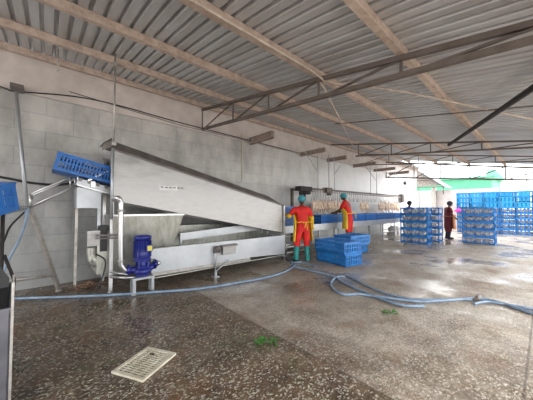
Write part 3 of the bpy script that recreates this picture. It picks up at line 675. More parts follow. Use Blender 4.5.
# hanging hose and black stand hose
m = MB(); m.tube(rnd([(-.19, 5.0, 1.34), (-.20, 5.0, 1.22), (-.26, 4.95, .95), (-.36, 4.9, .68), (-.42, 4.85, .45), (-.55, 4.8, .05)]), .016, 8)
m.box((-.215, 4.98, 1.30), (-.165, 5.02, 1.41)); tag(build('spray_hose', m, M['hose']), 'pale blue hose hanging from the left stand', 'hose')
m = MB(); m.tube(rnd([(-.2, 5.2, 1.37), (-.35, 4.95, 1.15), (-.40, 4.8, .95), (-.45, 4.7, .9)]), .012, 8)
tag(build('drooping_cable', m, M['black']), 'black cable drooping below the left stand', 'cable')
a = ony(3, 214, 3.6)
m = MB(); m.tube([(a.x, 3.6, 1.36), (a.x+.0, 3.6, .0)], .016, 8); m.tube([tuple(ony(4, 255, 3.6)), tuple(ony(14, 279, 3.6))], .014, 8); m.tube([tuple(ony(14, 279, 3.6)), (ony(14, 279, 3.6).x-.02, 3.6, 0)], .014, 8)
m.tube([(a.x, 3.6, 1.36), (a.x, 4.3, 1.36)], .014, 8)
tag(build('side_rail', m, M['dark_tube']), 'thin dark upright rail with a brace at the far left', 'rail')

# ------------------------------------------------------------------ steel tank at far left
tkrz = math.radians(3.4)
tk = thing('steel_tub', 'dark grey steel tub with black lining at the left edge', 'tub', (-.135, 2.4, 0), tkrz)
m = MB(); zr = .735
m.box((-1.1, 0, .10), (-.02, .012, zr)); m.box((-.03, 0, .10), (-.018, .8, zr)); m.box((-1.1, .79, .10), (-.02, .8, zr)); m.box((-1.1, 0, .10), (-1.088, .8, zr)); m.box((-1.1, 0, .10), (-.02, .8, .11))
m.box((-1.1, -.012, zr-.015), (-.02, .02, zr)); 
build('body', m, mat('tub_steel', (.20, .20, .225), .35, .6, (.12, .12, .14), 3), tk)
m = MB(); m.box((-.12, -.008, .15), (-.10, 0, zr-.09)); m.box((-.62, -.008, .15), (-.60, 0, zr-.09)); build('stiffener', m, M['steel'], tk)
for x_, y_ in ((-.012, -.008), (-1.1, -.008), (-1.1, .79), (-.012, .79)):
    m = MB(); m.box((x_-.008, y_, 0), (x_+.006, y_+.02, .90 if y_ < .1 else .80)); build('leg', m, M['galv_tube'], tk)
m = MB(); m.prism([(-1.05, zr-.03), (-.04, zr-.03), (-.035, .86), (-.12, 1.02), (-1.05, 1.20)], .35, .36); m.quad((-1.05, .02, zr-.05), (-.04, .02, zr-.05), (-.04, .36, .80), (-1.05, .36, .80)); build('lining', m, M['black'], tk)['label'] = 'black rubber lining sheet'

# ------------------------------------------------------------------ white work table
wt = thing('work_table', 'long white steel table of crates below the hanging birds', 'table', (9.3, 5.2, 0))
TX0, TX1, TY0, TY1, TZ = 4.95, 14.1, 4.90, 5.62, .87
m = MB(); m.box((TX0, TY0, TZ-.03), (TX1, TY1, TZ)); build('table_top', m, M['steel_dark'], wt)['label'] = 'dark wet table surface'
m = MB(); m.box((TX0, TY0-.015, TZ-.19), (TX1, TY0, TZ+.015)); build('apron', m, M['steel_pale'], wt)['label'] = 'pale front apron of the table'
m = MB(); m.box((TX0, TY1, TZ-.19), (TX1, TY1+.015, TZ+.015)); build('apron', m, M['steel_pale'], wt)
for k in range(8):
    x_ = TX0+.05+k*(TX1-TX0-.1)/7
    for y_ in (TY0+.03, TY1-.03):
        m = MB(); m.box((x_-.022, y_-.022, 0), (x_+.022, y_+.022, TZ-.03)); build('leg', m, M['steel'], wt)
m = MB(); m.bar((TX0, TY0+.03, .28), (TX1, TY0+.03, .28), .03, .04); m.bar((TX0, TY1-.03, .28), (TX1, TY1-.03, .28), .03, .04); build('stretcher', m, M['steel'], wt)
# low guard frame beside the worker
gf = thing('guard_frame', 'low stainless tube frame between machine and red worker', 'frame', (5.0, 4.7, 0))
for z_ in (.62, .40, .18): tb('rail', [(4.92, 4.72, z_), (5.75, 4.72, z_)], .016, 'steel', gf)
for x_ in (4.94, 5.38, 5.73): tb('post', [(x_, 4.72, 0), (x_, 4.72, .66)], .016, 'steel', gf)
# crates on the table
G2 = 'crates in the row on the white table'
dark = densed
spots = [(5.22, 'partly hidden by the hood end'), (7.35, 'directly left of the second red worker'), (8.36, 'that the second red worker reaches into'), (9.40, 'first to the right of the second red worker'), (10.42, 'second to the right of the second red worker'), (11.44, 'third to the right of the second red worker'), (12.46, 'fourth to the right of the second red worker'), (13.48, 'at the far end of the table')]
for i, (x_, t_) in enumerate(spots):
    (dense if i == 2 else dark).place((x_, 5.26, TZ), (0, 0, random.uniform(-.02, .02)), 'blue crate on the white table, '+t_, G2)
dark.place((5.15, 4.50+.80, TZ+H) if False else (5.24, 5.27, TZ+H), (0, 0, .03), 'blue crate stacked on another beside the first red worker', G2)
# white bundles under the table
for (x_, n1) in ((13.4, 'left'), (14.0, 'right')):
    m = MB(); m.ball((x_, 5.3, .30), (.22, .2, .16), 12, 8, lambda p: Vector((p.x*(1+.15*math.sin(5*p.y)), p.y, p.z*(1+.2*math.sin(4*p.x)))))
    m.box((x_-.2, 5.12, 0), (x_+.2, 5.48, .18)); tag(build('white_sack', m, M['white_panel']), n1+' one of two white sacks under the far end of the table', 'sack')

# ------------------------------------------------------------------ shackle line
SY, SZ = 5.40, 2.07
RX0, RX1 = 6.35, 15.2
sk = thing('shackle_conveyor', 'dark overhead rail conveyor hung above the white table', 'conveyor', (10, SY, 0))
m = MB(); m.box((RX0, SY-.03, SZ-.03), (RX1, SY+.03, SZ+.03)); build('rail', m, M['truss'], sk)
m = MB(); m.box((6.20, SY-.12, SZ-.10), (6.80, SY+.12, SZ+.05)); m.tube([(6.3, SY-.05, SZ-.1), (6.3, SY-.05, SZ-.5)], .06, 10); m.tube([(6.48, SY-.05, SZ-.1), (6.48, SY-.05, SZ-.42)], .04, 10); m.lathe([(0, -.05), (.2, -.05), (.2, .05), (0, .05)], (6.55, SY, SZ-.16), 18)
build('drive_head', m, M['dark_tube'], sk)
m = MB(); m.box((7.70, SY-.1, SZ-.10), (8.05, SY+.1, SZ+.08)); m.lathe([(0, -.1), (.09, -.1), (.09, .0), (0, .0)], (7.9, SY-.05, SZ-.1), 14); build('gearbox', m, M['truss'], sk)
m = MB(); m.box((6.25, 5.70, .0), (6.33, 5.78, SZ)); m.box((6.25, SY+.1, SZ-.08), (6.33, 5.78, SZ)); build('post', m, M['truss'], sk)
m = MB(); m.box((14.9, SY-.12, SZ-.35), (15.2, SY+.12, SZ+.10)); build('end_box', m, M['steel_dark'], sk)
def shackle():
    s = MB(); s.ball((0, 0, -.045), (.035, .035, .035), 10, 6); s.tube([(0, 0, 0), (0, 0, -.22)], .009, 6)
    s.tube([(-.05, 0, -.38), (-.045, 0, -.26), (0, 0, -.21), (.045, 0, -.26), (.05, 0, -.38)], .008, 6); return s
sh = build('shackle', shackle(), M['galv_tube']); tag(sh, 'steel wire shackle', 'shackle'); SH = Proto(sh)
def carcass():
    c = MB(); c.ball((0, 0, -.58), (.075, .07, .13), 12, 8, lambda p: Vector((p.x*(1-.25*p.z), p.y*(1-.25*p.z)+.25*(1-p.z*p.z)*(-.5), p.z)))
    for s_ in (-1, 1):
        c.tube([(s_*.05, 0, -.34), (s_*.05, 0, -.40), (s_*.048, -.01, -.47), (s_*.04, -.01, -.54)], [.011, .014, .034, .045], 8)
        c.tube([(s_*.065, 0, -.62), (s_*.11, -.02, -.68), (s_*.09, -.02, -.76)], [.026, .02, .010], 8)
    c.tube([(0, 0, -.68), (0, -.01, -.76), (0, -.02, -.83)], [.035, .02, .016], 8); c.ball((0, -.035, -.85), (.022, .032, .024), 8, 6)
    return c
cc = build('plucked_chicken', carcass(), M['carcass']); tag(cc, 'plucked chicken', 'chicken'); CC = Proto(cc)
xs = [6.98+.155*i for i in range(52)]
full = lambda x: (6.95 < x < 9.25) or (10.3 < x < 11.1) or (12.2 < x < 14.6)
gi = 0; cnt = [0, 0, 0]; es = 0
for x_ in xs:
    if full(x_): lab = 'wire shackle holding a plucked bird on the overhead rail'; grp = 'loaded shackles'
    else: lab = 'empty wire shackle hanging from the overhead rail'; grp = 'empty shackles'
    SH.place((x_, SY, SZ-.03), (0, 0, random.uniform(-.4, .4)), lab, grp)
    if full(x_) and random.random() < .93:
        gidx = 0 if x_ < 9.5 else 1 if x_ < 11.5 else 2
        gname = ['in the cluster between the two red workers', 'in the small cluster right of the second red worker', 'in the cluster at the far end of the rail'][gidx]
        CC.place((x_, SY, SZ-.03), (random.uniform(-.05, .05), random.uniform(-.05, .05), random.uniform(-.5, .5)), 'plucked chicken hung by its feet '+gname, 'birds '+gname)
        cnt[gidx] += 1
# stub beams and hangers
sb = [(4.65, 'first stub beam out from the wall, above the hood', 4.95), (7.0, 'second stub beam, above the drive head', 4.9), (8.7, 'short third stub beam', 5.1), (10.8, 'fourth stub beam', 4.9), (12.9, 'fifth stub beam', 4.9), (14.8, 'last stub beam at the far end of the rail', 4.9)]
for i, (X, lab, ye) in enumerate(sb):
    m = MB(); z0 = 3.33 if i == 0 else 3.30; hb_ = .2 if i == 0 else .14; m.box((X-.05, ye, z0+hb_-.02), (X+.05, 5.96, z0+hb_)); m.box((X-.05, ye, z0), (X+.05, 5.96, z0+.02)); m.box((X-.012, ye, z0), (X+.012, 5.96, z0+hb_)); m.box((X-.05, ye, z0), (X+.05, ye+.012, z0+hb_))
    tag(build('stub_beam', m, M['stub']), 'dusty tan '+lab, 'beam', 'stub beams on the wall')
def hanger(X, Y, z0, z1, lab, r=.011, diag=None):
    m = MB(); m.tube([(X, Y, z0), (X, Y, z1)], r, 6); m.box((X-.02, Y-.02, z1-.01), (X+.02, Y+.02, z1+.03))
    if diag: m.tube([diag, (X, Y, z1+(z0-z1)*.45)], r, 6)
    tag(build('hanger_rod', m, M['steel_pale']), lab, 'rod', 'rods holding the overhead rail')
HX = [ony(q, 188, SY).x for q in (318, 329, 334.5, 370.6, 376.7, 395.6, 401)]
for X_, k_, lab_, dx_ in zip(HX, range(7), ('left hanger rod of the first group, with a diagonal brace', 'middle and thickest hanger rod of the first group', 'right hanger rod of the first group, with a diagonal', 'left hanger rod of the second group', 'right hanger rod of the second group, with a diagonal', 'left hanger rod of the last group', 'right hanger rod of the last group'), (-.75, 0, .7, 0, -1.2, 0, -1.1)):
    hanger(X_, SY, 3.42, SZ+.03, lab_, .017 if k_ == 1 else .013, diag=(X_+dx_, SY, 3.34) if dx_ else None)
m = MB(); m.box((16.4, 5.88, 1.75), (16.8, 6.0, 2.25)); tag(build('switch_box', m, M['steel_dark']), 'dark electric box on the white wall beyond the rail end', 'box')
m = MB(); m.lathe([(0, -.1), (.12, -.1), (.12, .02), (0, .02)], (17.2, 5.98, 3.0), 16, 'y'); tag(build('wall_lamp', m, M['black']), 'small round dark fitting high on the far white wall', 'lamp')

# ------------------------------------------------------------------ people
def skin(joints, edges, root):
    """joints: {name:(pos, rx, ry)} -> grown surface as an MB"""
    names = list(joints); me = bpy.data.meshes.new('sk'); me.from_pydata([joints[k][0] for k in names], [(names.index(a), names.index(b)) for a, b in edges], [])
    o = bpy.data.objects.new('sk', me); C.objects.link(o)
    mo_ = o.modifiers.new('s', 'SKIN'); mo_.use_smooth_shade = True; mo_.branch_smoothing = .6
    sv = me.skin_vertices[0].data
    for i, k in enumerate(names):
        r = joints[k][1]; sv[i].radius = (r, joints[k][2] if len(joints[k]) > 2 else r); sv[i].use_root = (k == root)
    o.modifiers.new('u', 'SUBSURF').levels = 1
    o.modifiers['u'].render_levels = 1
    dg = bpy.context.evaluated_depsgraph_get(); ev = o.evaluated_get(dg); em = ev.to_mesh()
    r = MB(); r.add([v.co.copy() for v in em.vertices], [tuple(p.vertices) for p in em.polygons], True)
    ev.to_mesh_clear(); bpy.data.objects.remove(o); bpy.data.meshes.remove(me); return r
def lerp(a, b, t): return tuple(a[i]+(b[i]-a[i])*t for i in range(3))
def hand(wrist, dirv, side, curl=.4):
    """palm and five fingers, local frame"""
    h = MB(); w_ = Vector(wrist); d = Vector(dirv).normalized(); up = Vector((0, 1, 0)) if abs(d.y) < .9 else Vector((0, 0, 1))
    a = d.cross(up).normalized()*side; n = a.cross(d).normalized()
    h.tube([w_, w_+d*.04, w_+d*.09], [.024, .036, .036], 8)
    for k, (o_, ln) in enumerate(((-.028, .07), (-.010, .08), (.010, .075), (.028, .058))):
        p_ = w_+d*.085+a*o_; q = p_+d*ln*.5+n*ln*.15*curl; r_ = q+(d*(1-curl)+n*curl)*ln*.5
        h.tube([p_-d*.02, q, r_], [.010, .0095, .007], 6)
    t0 = w_+d*.03-a*.03; h.tube([t0, t0+d*.035-a*.03, t0+d*.07-a*.035+n*.015], [.012, .011, .008], 6)
    return h
def person(name_label, loc, rz, P, cloth):
    """local frame: faces +y, x to its right"""
    t = thing('person', name_label, 'person', loc, rz)
    S = P
    J = {'pel': (S['pel'], .125, .10), 'wai': (lerp(S['pel'], S['che'], .45), .12, .09), 'che': (S['che'], .15, .105), 'nek': (S['nek'], .058), 'hd': (S['hd'], .05)}
    E_ = [('pel', 'wai'), ('wai', 'che'), ('che', 'nek'), ('nek', 'hd')]
    for s_ in 'lr':
        sh, el, wr, hp, kn, an, toe = (S[s_+k] for k in ('sh', 'el', 'wr', 'hp', 'kn', 'an', 'to'))
        J.update({s_+'sh': (sh, .058), s_+'el': (el, .042), s_+'wr': (wr, .027), s_+'hp': (hp, .085), s_+'kn': (kn, .056), s_+'an': (an, .038), s_+'to': (toe, .032)})
        E_ += [('che', s_+'sh'), (s_+'sh', s_+'el'), (s_+'el', s_+'wr'), ('pel', s_+'hp'), (s_+'hp', s_+'kn'), (s_+'kn', s_+'an'), (s_+'an', s_+'to')]
    body = skin(J, E_, 'pel')
    for s_, sd in (('l', -1), ('r', 1)): body.join(hand(S[s_+'wr'], Vector(S[s_+'wr'])-Vector(S[s_+'el']), sd))
    # head with nose, ears, eyes, mouth
    hc = Vector(S['hd'])+Vector((0, .01, .07)); tilt = Matrix.Translation(hc) @ Euler((S.get('nod', 0), 0, S.get('turn', 0))).to_matrix().to_4x4()
    hdm = MB()
    hdm.ball((0, 0, 0), (.076, .095, .118), 18, 14, lambda p: Vector((p.x*(1-.18*max(0, -p.z)), p.y*(1-.10*max(0, -p.z)) + (.12 if p.z < -.5 and p.y > 0 else 0)*p.y, p.z)))
    hdm.tube([(0, .088, .015), (0, .104, -.01), (0, .112, -.03), (0, .095, -.036)], [.008, .011, .016, .008], 8)
    for s_ in (-1, 1): hdm.ball((s_*.078, -.005, -.01), (.010, .02, .032), 8, 6)
    hdm.tube([(-.024, .090, -.062), (0, .098, -.060), (.024, .090, -.062)], .008, 6)
    body.join(hdm, tilt)
    body.k = 1; ey = MB()
    for s_ in (-1, 1): ey.ball((s_*.03, .082, .012), (.012, .010, .009), 8, 6)
    body.join(ey, tilt); body.k = 0
    build('body', body, [M['skin'], M['eye']], t)
    # overall: torso, sleeves, trousers
    k = cloth['fat']
    JJ = {'pel': (S['pel'], .15*k, .125*k), 'wai': (lerp(S['pel'], S['che'], .45), .145*k, .115*k), 'che': (lerp(S['che'], S['nek'], .1), .17*k, .125*k), 'nk': (lerp(S['che'], S['nek'], .95), .088)}
    EE = [('pel', 'wai'), ('wai', 'che'), ('che', 'nk')]
    for s_ in 'lr':
        sh, el, wr, hp, kn, an = (S[s_+q] for q in ('sh', 'el', 'wr', 'hp', 'kn', 'an'))
        fe = cloth.get('sleeve', .75); fl = cloth.get('leg', .35)
        JJ.update({s_+'sh': (sh, .078*k), s_+'el': (lerp(sh, el, fe), .068*k), s_+'hp': (hp, .115*k), s_+'kn': (kn, .085*k), s_+'cf': (lerp(kn, an, fl), .082*k)})
        EE += [('che', s_+'sh'), (s_+'sh', s_+'el'), ('pel', s_+'hp'), (s_+'hp', s_+'kn'), (s_+'kn', s_+'cf')]
    build('overall', skin(JJ, EE, 'pel'), M[cloth['top']], t)
    # gauntlets
    if cloth.get('glove'):
        for s_, sd in (('l', -1), ('r', 1)):
            if s_ not in cloth.get('gloved', 'lr'): continue
            el, wr, sh = S[s_+'el'], S[s_+'wr'], S[s_+'sh']; g_ = MB(); g_.tube([lerp(sh, el, .8), el, lerp(el, wr, .5), wr], [.066, .062, .052, .038], 12)
            hh_ = hand(wr, Vector(wr)-Vector(el), sd); c0 = Vector(wr); hh_.v = [c0+(p_-c0)*1.12 for p_ in hh_.v]; g_.join(hh_); build('glove', g_, M[cloth['glove']], t)
    # boots
    for s_ in 'lr':
        kn, an, to = S[s_+'kn'], S[s_+'an'], S[s_+'to']; ax = Vector(an); tx = Vector(to); d = (tx-ax); d.z = 0; d.normalize()
        g_ = MB(); g_.tube([lerp(kn, an, .25), lerp(kn, an, .7), (ax.x, ax.y, .10), (ax.x, ax.y, .05)], [.075, .062, .055, .055], 12)
        g_.tube([ax*1-d*.06+Vector((0, 0, .045-ax.z)), ax+d*.06+Vector((0, 0, .05-ax.z)), ax+d*.14+Vector((0, 0, .04-ax.z)), ax+d*.18+Vector((0, 0, .032-ax.z))], [.045, .05, .045, .028], 12)
        g_.box((0, 0, 0), (0, 0, 0)); bo = build('boot', g_, M[cloth['boot']], t)
    # apron wraps the front and sides
    if cloth.get('apron'):
        a0, a1, zt0, zb0 = cloth['apron_span']; g_ = MB(); N = 14; rows = [zb0, (zb0+zt0)/2, .98, 1.10, zt0]; c_ = Vector(S['pel'])
        pts = []; pts2 = []
        for zz in rows:
            f_ = max(0, min(1, (zz-c_.z)/(S['nek'][2]-c_.z))); cx_, cy_ = c_.x+(S['nek'][0]-c_.x)*f_, c_.y+(S['nek'][1]-c_.y)*f_
            fl_ = 1+.22*max(0, (c_.z-zz)/.6)
            nar = 1 if zz < 1.15 else .62
            for i in range(N+1):
                a = math.radians(90)+math.radians(a0+(a1-a0)*i/N)*nar
                rr = 1+.03*math.sin(9*a+zz*3)
                for lst, off in ((pts, 0), (pts2, .012)): lst.append((cx_+(.208*k*fl_*rr+off)*math.cos(a), cy_+(.175*k*fl_*rr+off)*math.sin(a), zz))
        n1 = N+1; R_ = len(rows); fs = []
        for j in range(R_-1):
            for i in range(N): fs.append((j*n1+i, j*n1+i+1, (j+1)*n1+i+1, (j+1)*n1+i)); o_ = R_*n1; fs.append((o_+j*n1+i, o_+(j+1)*n1+i, o_+(j+1)*n1+i+1, o_+j*n1+i+1))
        for j in range(R_-1):
            for i in (0, N): fs.append((j*n1+i, (j+1)*n1+i, R_*n1+(j+1)*n1+i, R_*n1+j*n1+i))
        g_.add(pts+pts2, fs, True)
        # waist tie and neck strap round the back
        def ring(zz, a_0, a_1, r1, r2, cx_, cy_): return [(cx_+r1*math.cos(math.radians(a)), cy_+r2*math.sin(math.radians(a)), zz+.01*math.sin(a)) for a in range(a_0, a_1+1, 15)]
        g_.tube(ring(1.03, 0, 360, .212*k, .178*k, c_.x, c_.y), .012, 6, cap=False)
        g_.tube([(c_.x, c_.y-.185*k, 1.03), (c_.x+.02, c_.y-.20*k, .93), (c_.x+.03, c_.y-.20*k, .82)], .009, 6); g_.tube([(c_.x, c_.y-.185*k, 1.03), (c_.x-.03, c_.y-.20*k, .95), (c_.x-.04, c_.y-.2*k, .88)], .009, 6)
        build('apron', g_, M[cloth['apron']], t)
    # cap or hair net
    cp_ = MB(); cp_.ball((0, 0, 0), (.104, .122, .112), 16, 10, lambda p: Vector((p.x, p.y, max(p.z, -.55+.6*p.y))))
    capm = MB(); capm.join(cp_, tilt @ Matrix.Translation((0, -.008, .035))); build(cloth.get('capname', 'hair_net'), capm, M[cloth['cap']], t)
    return t
def pose(**kw):
    p = dict(pel=(0, 0, .92), che=(0, .0, 1.28), nek=(0, .0, 1.47), hd=(0, .02, 1.54),
             lsh=(-.19, 0, 1.40), rsh=(.19, 0, 1.40), lel=(-.25, .02, 1.12), rel=(.25, .02, 1.12), lwr=(-.24, .12, .88), rwr=(.24, .12, .88),
             lhp=(-.10, 0, .86), rhp=(.10, 0, .86), lkn=(-.12, .02, .48), rkn=(.12, .02, .48), lan=(-.13, -.02, .08), ran=(.13, -.02, .08), lto=(-.15, .15, .03), rto=(.15, .15, .03))
    p.update(kw); return p
red = dict(top='red', fat=1.12, sleeve=.85, leg=.35, glove='yellow', boot='teal', apron='yellow', apron_span=(-112, 112, 1.30, .52), cap='cap')
# first worker: back to the viewer, reaching left with the left arm
p1 = pose(che=(.0, .05, 1.28), nek=(0, .09, 1.46), hd=(.02, .12, 1.54), lsh=(-.2, .06, 1.39), rsh=(.2, .07, 1.38), lel=(-.34, .14, 1.18), lwr=(-.36, .38, 1.22), rel=(.30, .10, 1.12), rwr=(.36, .18, .92),
          lkn=(-.16, .03, .48), lan=(-.19, .0, .08), lto=(-.22, .17, .03), rkn=(.11, .02, .48), ran=(.12, -.02, .08), rto=(.15, .15, .03), nod=-.25)
person('worker in red overall with yellow apron, back turned, reaching left with one arm', (5.17, 4.33, 0), math.radians(-27), p1, red)
# second worker: turned to the crates, seen from the side, on a low platform
p2 = pose(che=(0, .07, 1.28), nek=(0, .13, 1.45), hd=(0, .18, 1.52), lsh=(-.19, .09, 1.39), rsh=(.19, .09, 1.39), lel=(-.24, .24, 1.14), lwr=(-.18, .46, 1.06), rel=(.24, .24, 1.14), rwr=(.16, .46, 1.04), nod=-.3)
red2 = dict(red); red2['apron_span'] = (-100, 100, 1.25, .50)
person('worker in red with yellow apron, side on, hands in a crate on the table', (7.80, 4.48, .19), math.radians(12), p2, dict(red2, glove=None))
m = MB(); m.box((7.35, 4.12, .13), (8.25, 4.72, .19))
for x_ in (7.38, 7.8, 8.2): m.box((x_-.03, 4.12, 0), (x_+.03, 4.72, .13))
tag(build('low_platform', m, M['wood']), 'low timber platform under the second red worker', 'platform')
# third worker by the far crates
p3 = pose(lel=(-.27, .06, 1.14), lwr=(-.2, .22, .95), rel=(.27, .06, 1.14), rwr=(.2, .24, .95), nod=-.2, turn=.3, che=(0, .03, 1.26), nek=(0, .05, 1.43), hd=(0, .08, 1.50))
person('worker in maroon overall with rust coloured apron standing between the crate stacks', (13.75, 2.97, 0), math.radians(-150), p3,
       dict(top='maroon', fat=1.42, sleeve=1.0, leg=.5, glove=None, boot='cap_dark', apron='orange_cloth', apron_span=(-70, 100, 1.05, .45), cap='cap_dark', capname='hair'))
p4 = pose()
person('worker in purple whose dark head shows above the crate stack by the table end', (13.1, 4.36, .0), math.radians(150), pose(), dict(top='purple', fat=1.1, sleeve=.9, leg=.5, glove=None, boot='cap_dark', cap='cap_dark', capname='hair'))

# ------------------------------------------------------------------ yard beyond the roof
m = MB(); m.box((22, 5.75, 0), (22.15, 7.4, 2.75)); m.box((22, 7.4, 0), (22.15, 11, 2.75)); tag(build('yard_wall', m, M['white_panel']), 'bright white yard wall beyond the end of the shed', 'wall')
m = MB(); m.box((21.8, 5.42, 0), (22.0, 5.68, 3.0)); tag(build('yard_post', m, M['galv_tube']), 'grey square post between white and pinkish yard walls', 'post')
m = MB(); m.box((22, 2.0, 0), (22.15, 5.70, 2.72)); tag(build('yard_wall', m, M['pink_panel']), 'faded pinkish yard wall behind the maroon worker', 'wall')
# corrugated awning
aw = thing('awning', 'old corrugated awning sloping down from the end of the long wall', 'awning', (20.4, 5.9, 0))
AX = 20.5
m = MB(); m.prism([(6.32, 4.26), (4.52, 2.84), (4.50, 2.90), (6.32, 4.34)], AX-.15, AX+1.6, 'x'); build('roof_sheet', m, M['steel_pale'], aw)
m = MB()
for k in range(9):
    z_ = 2.98+k*.14; yy_ = 4.62+(z_-2.84)*1.27; m.box((AX+.04+.02*(k % 2), yy_, z_), (AX+.07+.02*(k % 2), 6.3, z_+.145))
build('gable_cladding', m, M['thatch'], aw)
m = MB(); m.bar((AX, 6.3, 2.93), (AX, 4.55, 2.86), .05, .06); m.bar((AX, 6.3, 3.45), (AX, 5.2, 3.38), .05, .06); m.bar((AX, 6.3, 4.22), (AX, 4.55, 2.86), .05, .07); build('frame', m, M['truss'], aw)
for y_ in (4.65, 6.15):
    m = MB(); m.tube([(AX, y_, 2.9), (AX, y_, 0 if y_ > 6 else 2.35)], .03); build('post', m, M['truss'], aw)
# green building
gb = thing('green_building', 'mint green building with low roof beyond the yard wall', 'building', (33, 8, 0))
GX = 32.0
m = MB(); m.box((GX, 3.4, 0), (GX+8, 16, 4.42)); build('wall', m, M['green_wall'], gb)
m = MB(); m.prism([(GX-.4, 4.40), (GX-.4, 4.50), (GX+8, 4.75), (GX+8, 4.40)], 3.1, 16.4); build('roof', m, M['green_dark'], gb)
m = MB(); m.prism([(3.9, 4.2), (2.4, 4.1), (2.6, 4.4), (3.2, 5.15), (3.6, 5.0)], GX-.2, GX+1, 'x'); build('gable', m, M['green_dark'], gb)
for k in range(9):
    m = MB(); y_ = 8.6-k*.55; m.box((GX-.02, y_, 2.85), (GX+.02, y_+.38, 3.1)); build('vent', m, M['steel_dark'], gb)
# distant pole
p = onz(527.5, 236); m = MB(); d_ = ray(527.5, 208).normalized(); q = Vector((d_.x*21, d_.y*21, 0)); m.tube([q, q+Vector((0, 0, 5.2))], .035); tag(build('lamp_post', m, M['galv_tube']), 'thin grey pole standing beyond the blue crates at right', 'pole')

# ------------------------------------------------------------------ floor clutter
def hose(name, pix, lab, r=.021):
    pts = rnd([tuple(onz(x_, y_, r)) for x_, y_ in pix], 6); m = MB(); m.tube(pts, r, 8); return tag(build(name, m, M['hose']), lab, 'hose')
hose('water_hose', [(-8, 299.5), (15, 298.5), (60, 297), (110, 295), (155, 292), (200, 288.5), (245, 281.5), (272, 276), (286, 271), (294, 265.5), (291, 261), (285, 257)], 'blue hose lying along the front of the machine, curling up by its end leg')
hose('water_hose', [(316, 267), (308, 263.5), (300, 262), (293, 263), (292.5, 266), (305, 269), (319, 272.5), (334, 276.5), (345, 283), (353, 279.5), (366, 286), (380, 292), (400, 298), (420, 300.5), (450, 300), (478, 298), (500, 303), (533, 314), (560, 322)][:9]+[(362, 291), (385, 300), (404, 305.5), (424, 306)], 'blue hose winding from the red worker and ending at mid floor')
hose('water_hose', [(345, 276.5), (337, 277), (331, 283), (335, 290), (345, 294.5), (360, 294), (385, 297.5), (420, 301.5), (450, 300), (478, 298.5), (500, 302.5), (533, 313.5), (565, 323)], 'blue hose with a loop, running off the right edge')
hose('water_hose', [(345, 274.5), (360, 282), (380, 291.5), (402, 297.5), (421, 299.6), (450, 299.4), (473, 299.6)], 'blue hose nearest the crates, straight then joining the connector', .018)
hose('water_hose', [(474, 304), (480, 302.5), (490, 301.8), (510, 305), (533, 309), (560, 314)], 'short blue hose end at the right beside the long hose', .018)
m = MB(); p = onz(478, 298, .03); m.tube([p-Vector((.12, 0, 0)), p+Vector((.12, 0, 0))], .032, 10); tag(build('hose_coupling', m, M['steel_dark']), 'dark coupling on the blue hose at right', 'coupling')
# black hose from the end leg
m = MB(); m.tube(rnd([(4.75, 4.55, .3), (4.72, 4.5, .12), (4.85, 4.4, .02), (5.0, 4.33, .02), (4.95, 4.5, .02)]), .02, 8); tag(build('drain_hose', m, M['black']), 'short black hose at the end leg of the machine', 'hose')

# white plastic slatted grate
ga, gb_, gc_, gd_ = onz(111, 374), onz(143, 385), onz(176, 355), onz(148, 347)
gcn = (ga+gb_+gc_+gd_)/4; ux = (gc_-gb_+gd_-ga)/2; uy = (gb_-ga+gc_-gd_)/2; lx, ly = ux.length*.95, uy.length*.95; gang = (math.atan2(ux.y, ux.x)+math.atan2(uy.y, uy.x)+(-PI/2 if uy.y > 0 else PI/2))/2
gr = thing('floor_grate', 'dirty white plastic slatted grate lying loose on the muddy floor', 'grate', (gcn.x, gcn.y, 0), gang)
m = MB(); hx, hy, tt = lx/2, ly/2, .022
m.box((-hx, -hy, .002), (hx, -hy+.03, tt)); m.box((-hx, hy-.03, .002), (hx, hy, tt)); m.box((-hx, -hy+.03, .002), (-hx+.03, hy-.03, tt)); m.box((hx-.03, -hy+.03, .002), (hx, hy-.03, tt))
build('rim', m, M['white_plastic'], gr)
m = MB(); n = 13
for k in range(1, n):
    x_ = -hx+.03+(lx-.06)*k/n
    if k == 11: m.box((x_-.0045, -hy+.03, .010), (x_+.0045, -.02, tt-.003)); m.box((x_-.0045, .07, .010), (x_+.0045, hy-.03, tt-.003))
    else: m.box((x_-.0045, -hy+.03, .010), (x_+.0045, hy-.03, tt-.003))
for k in range(1, 4): y_ = -hy+ly*k/4; m.box((-hx+.03, y_-.005, .010), (hx-.03, y_+.005, tt-.004))
build('slats', m, M['white_plastic'], gr)

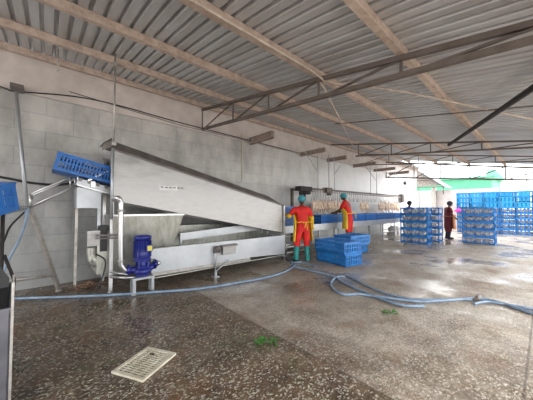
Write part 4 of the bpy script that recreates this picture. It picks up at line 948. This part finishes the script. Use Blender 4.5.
def sprig(x_, y_, n, lab, s=1):
    c_ = onz(x_, y_); m = MB()
    for k in range(n):
        a = random.uniform(0, 2*PI); r0 = random.uniform(0, .05)*s; p = c_+Vector((r0*math.cos(a), r0*math.sin(a), .004)); l_ = random.uniform(.03, .07)*s; b_ = a+random.uniform(-1, 1)
        d = Vector((math.cos(b_), math.sin(b_), 0)); sd = Vector((-d.y, d.x, 0))*l_*.28; up = Vector((0, 0, random.uniform(.01, .045)))
        m.add([p, p+d*l_*.5+sd+up, p+d*l_+up*.5, p+d*l_*.5-sd+up, p+d*l_*.5+up*.6], [(0, 4, 1), (4, 2, 1), (0, 3, 4), (4, 3, 2)])
        m.tube([p, p+d*l_*.5+up*.55], .002, 4)
    tag(build('leaf_sprig', m, M['leaf']), lab, 'leaves')
sprig(261, 343, 22, 'left of two green leaf scraps on the muddy slab')
sprig(272, 342, 12, 'right of two green leaf scraps on the muddy slab')
sprig(391, 313, 14, 'faint green leaf scraps on the floor below the hose', 1.3)
# heap of wet scraps by the machine foot
m = MB(); c_ = onz(88, 287)
for k in range(140):
    a = random.uniform(0, 2*PI); r0 = abs(random.gauss(0, .14)); h_ = max(0, .09-r0*.35); p = c_+Vector((r0*math.cos(a)*1.3, r0*math.sin(a)*.7, random.uniform(0, h_)+.01))
    q = Vector((random.uniform(-1, 1), random.uniform(-1, 1), random.uniform(-.3, .5))).normalized()*random.uniform(.015, .04)
    m.tube([p-q, p+Vector((0, 0, .006)), p+q], [.004, .009, .004], 5)
o = build('scrap_heap', m, M['debris']); tag(o, 'small heap of wet brown scraps by the machine foot', 'scraps', kind='stuff')
# feathers and chips trodden over the muddy slab
m = MB()
for k in range(2200):
    x_ = random.uniform(-.2, 1.9); y_ = random.uniform(1.1, 4.3)
    if random.random() < .5*(x_/2): continue
    a = random.uniform(0, PI); l_ = random.uniform(.006, .022); d = Vector((math.cos(a), math.sin(a), 0)); s_ = Vector((-d.y, d.x, 0))*l_*random.uniform(.2, .5); p = Vector((x_, y_, .003)); u_ = Vector((0, 0, .004))
    m.add([p-d*l_, p+s_, p+d*l_, p-s_, p+u_], [(0, 1, 4), (1, 2, 4), (2, 3, 4), (3, 0, 4)])
tag(build('feather_litter', m, mat('wet_feather_scraps', (.42, .39, .30), .6, 0, (.22, .22, .13), 60)), 'pale feathers and chips littering the muddy slab at left', 'litter', kind='stuff')
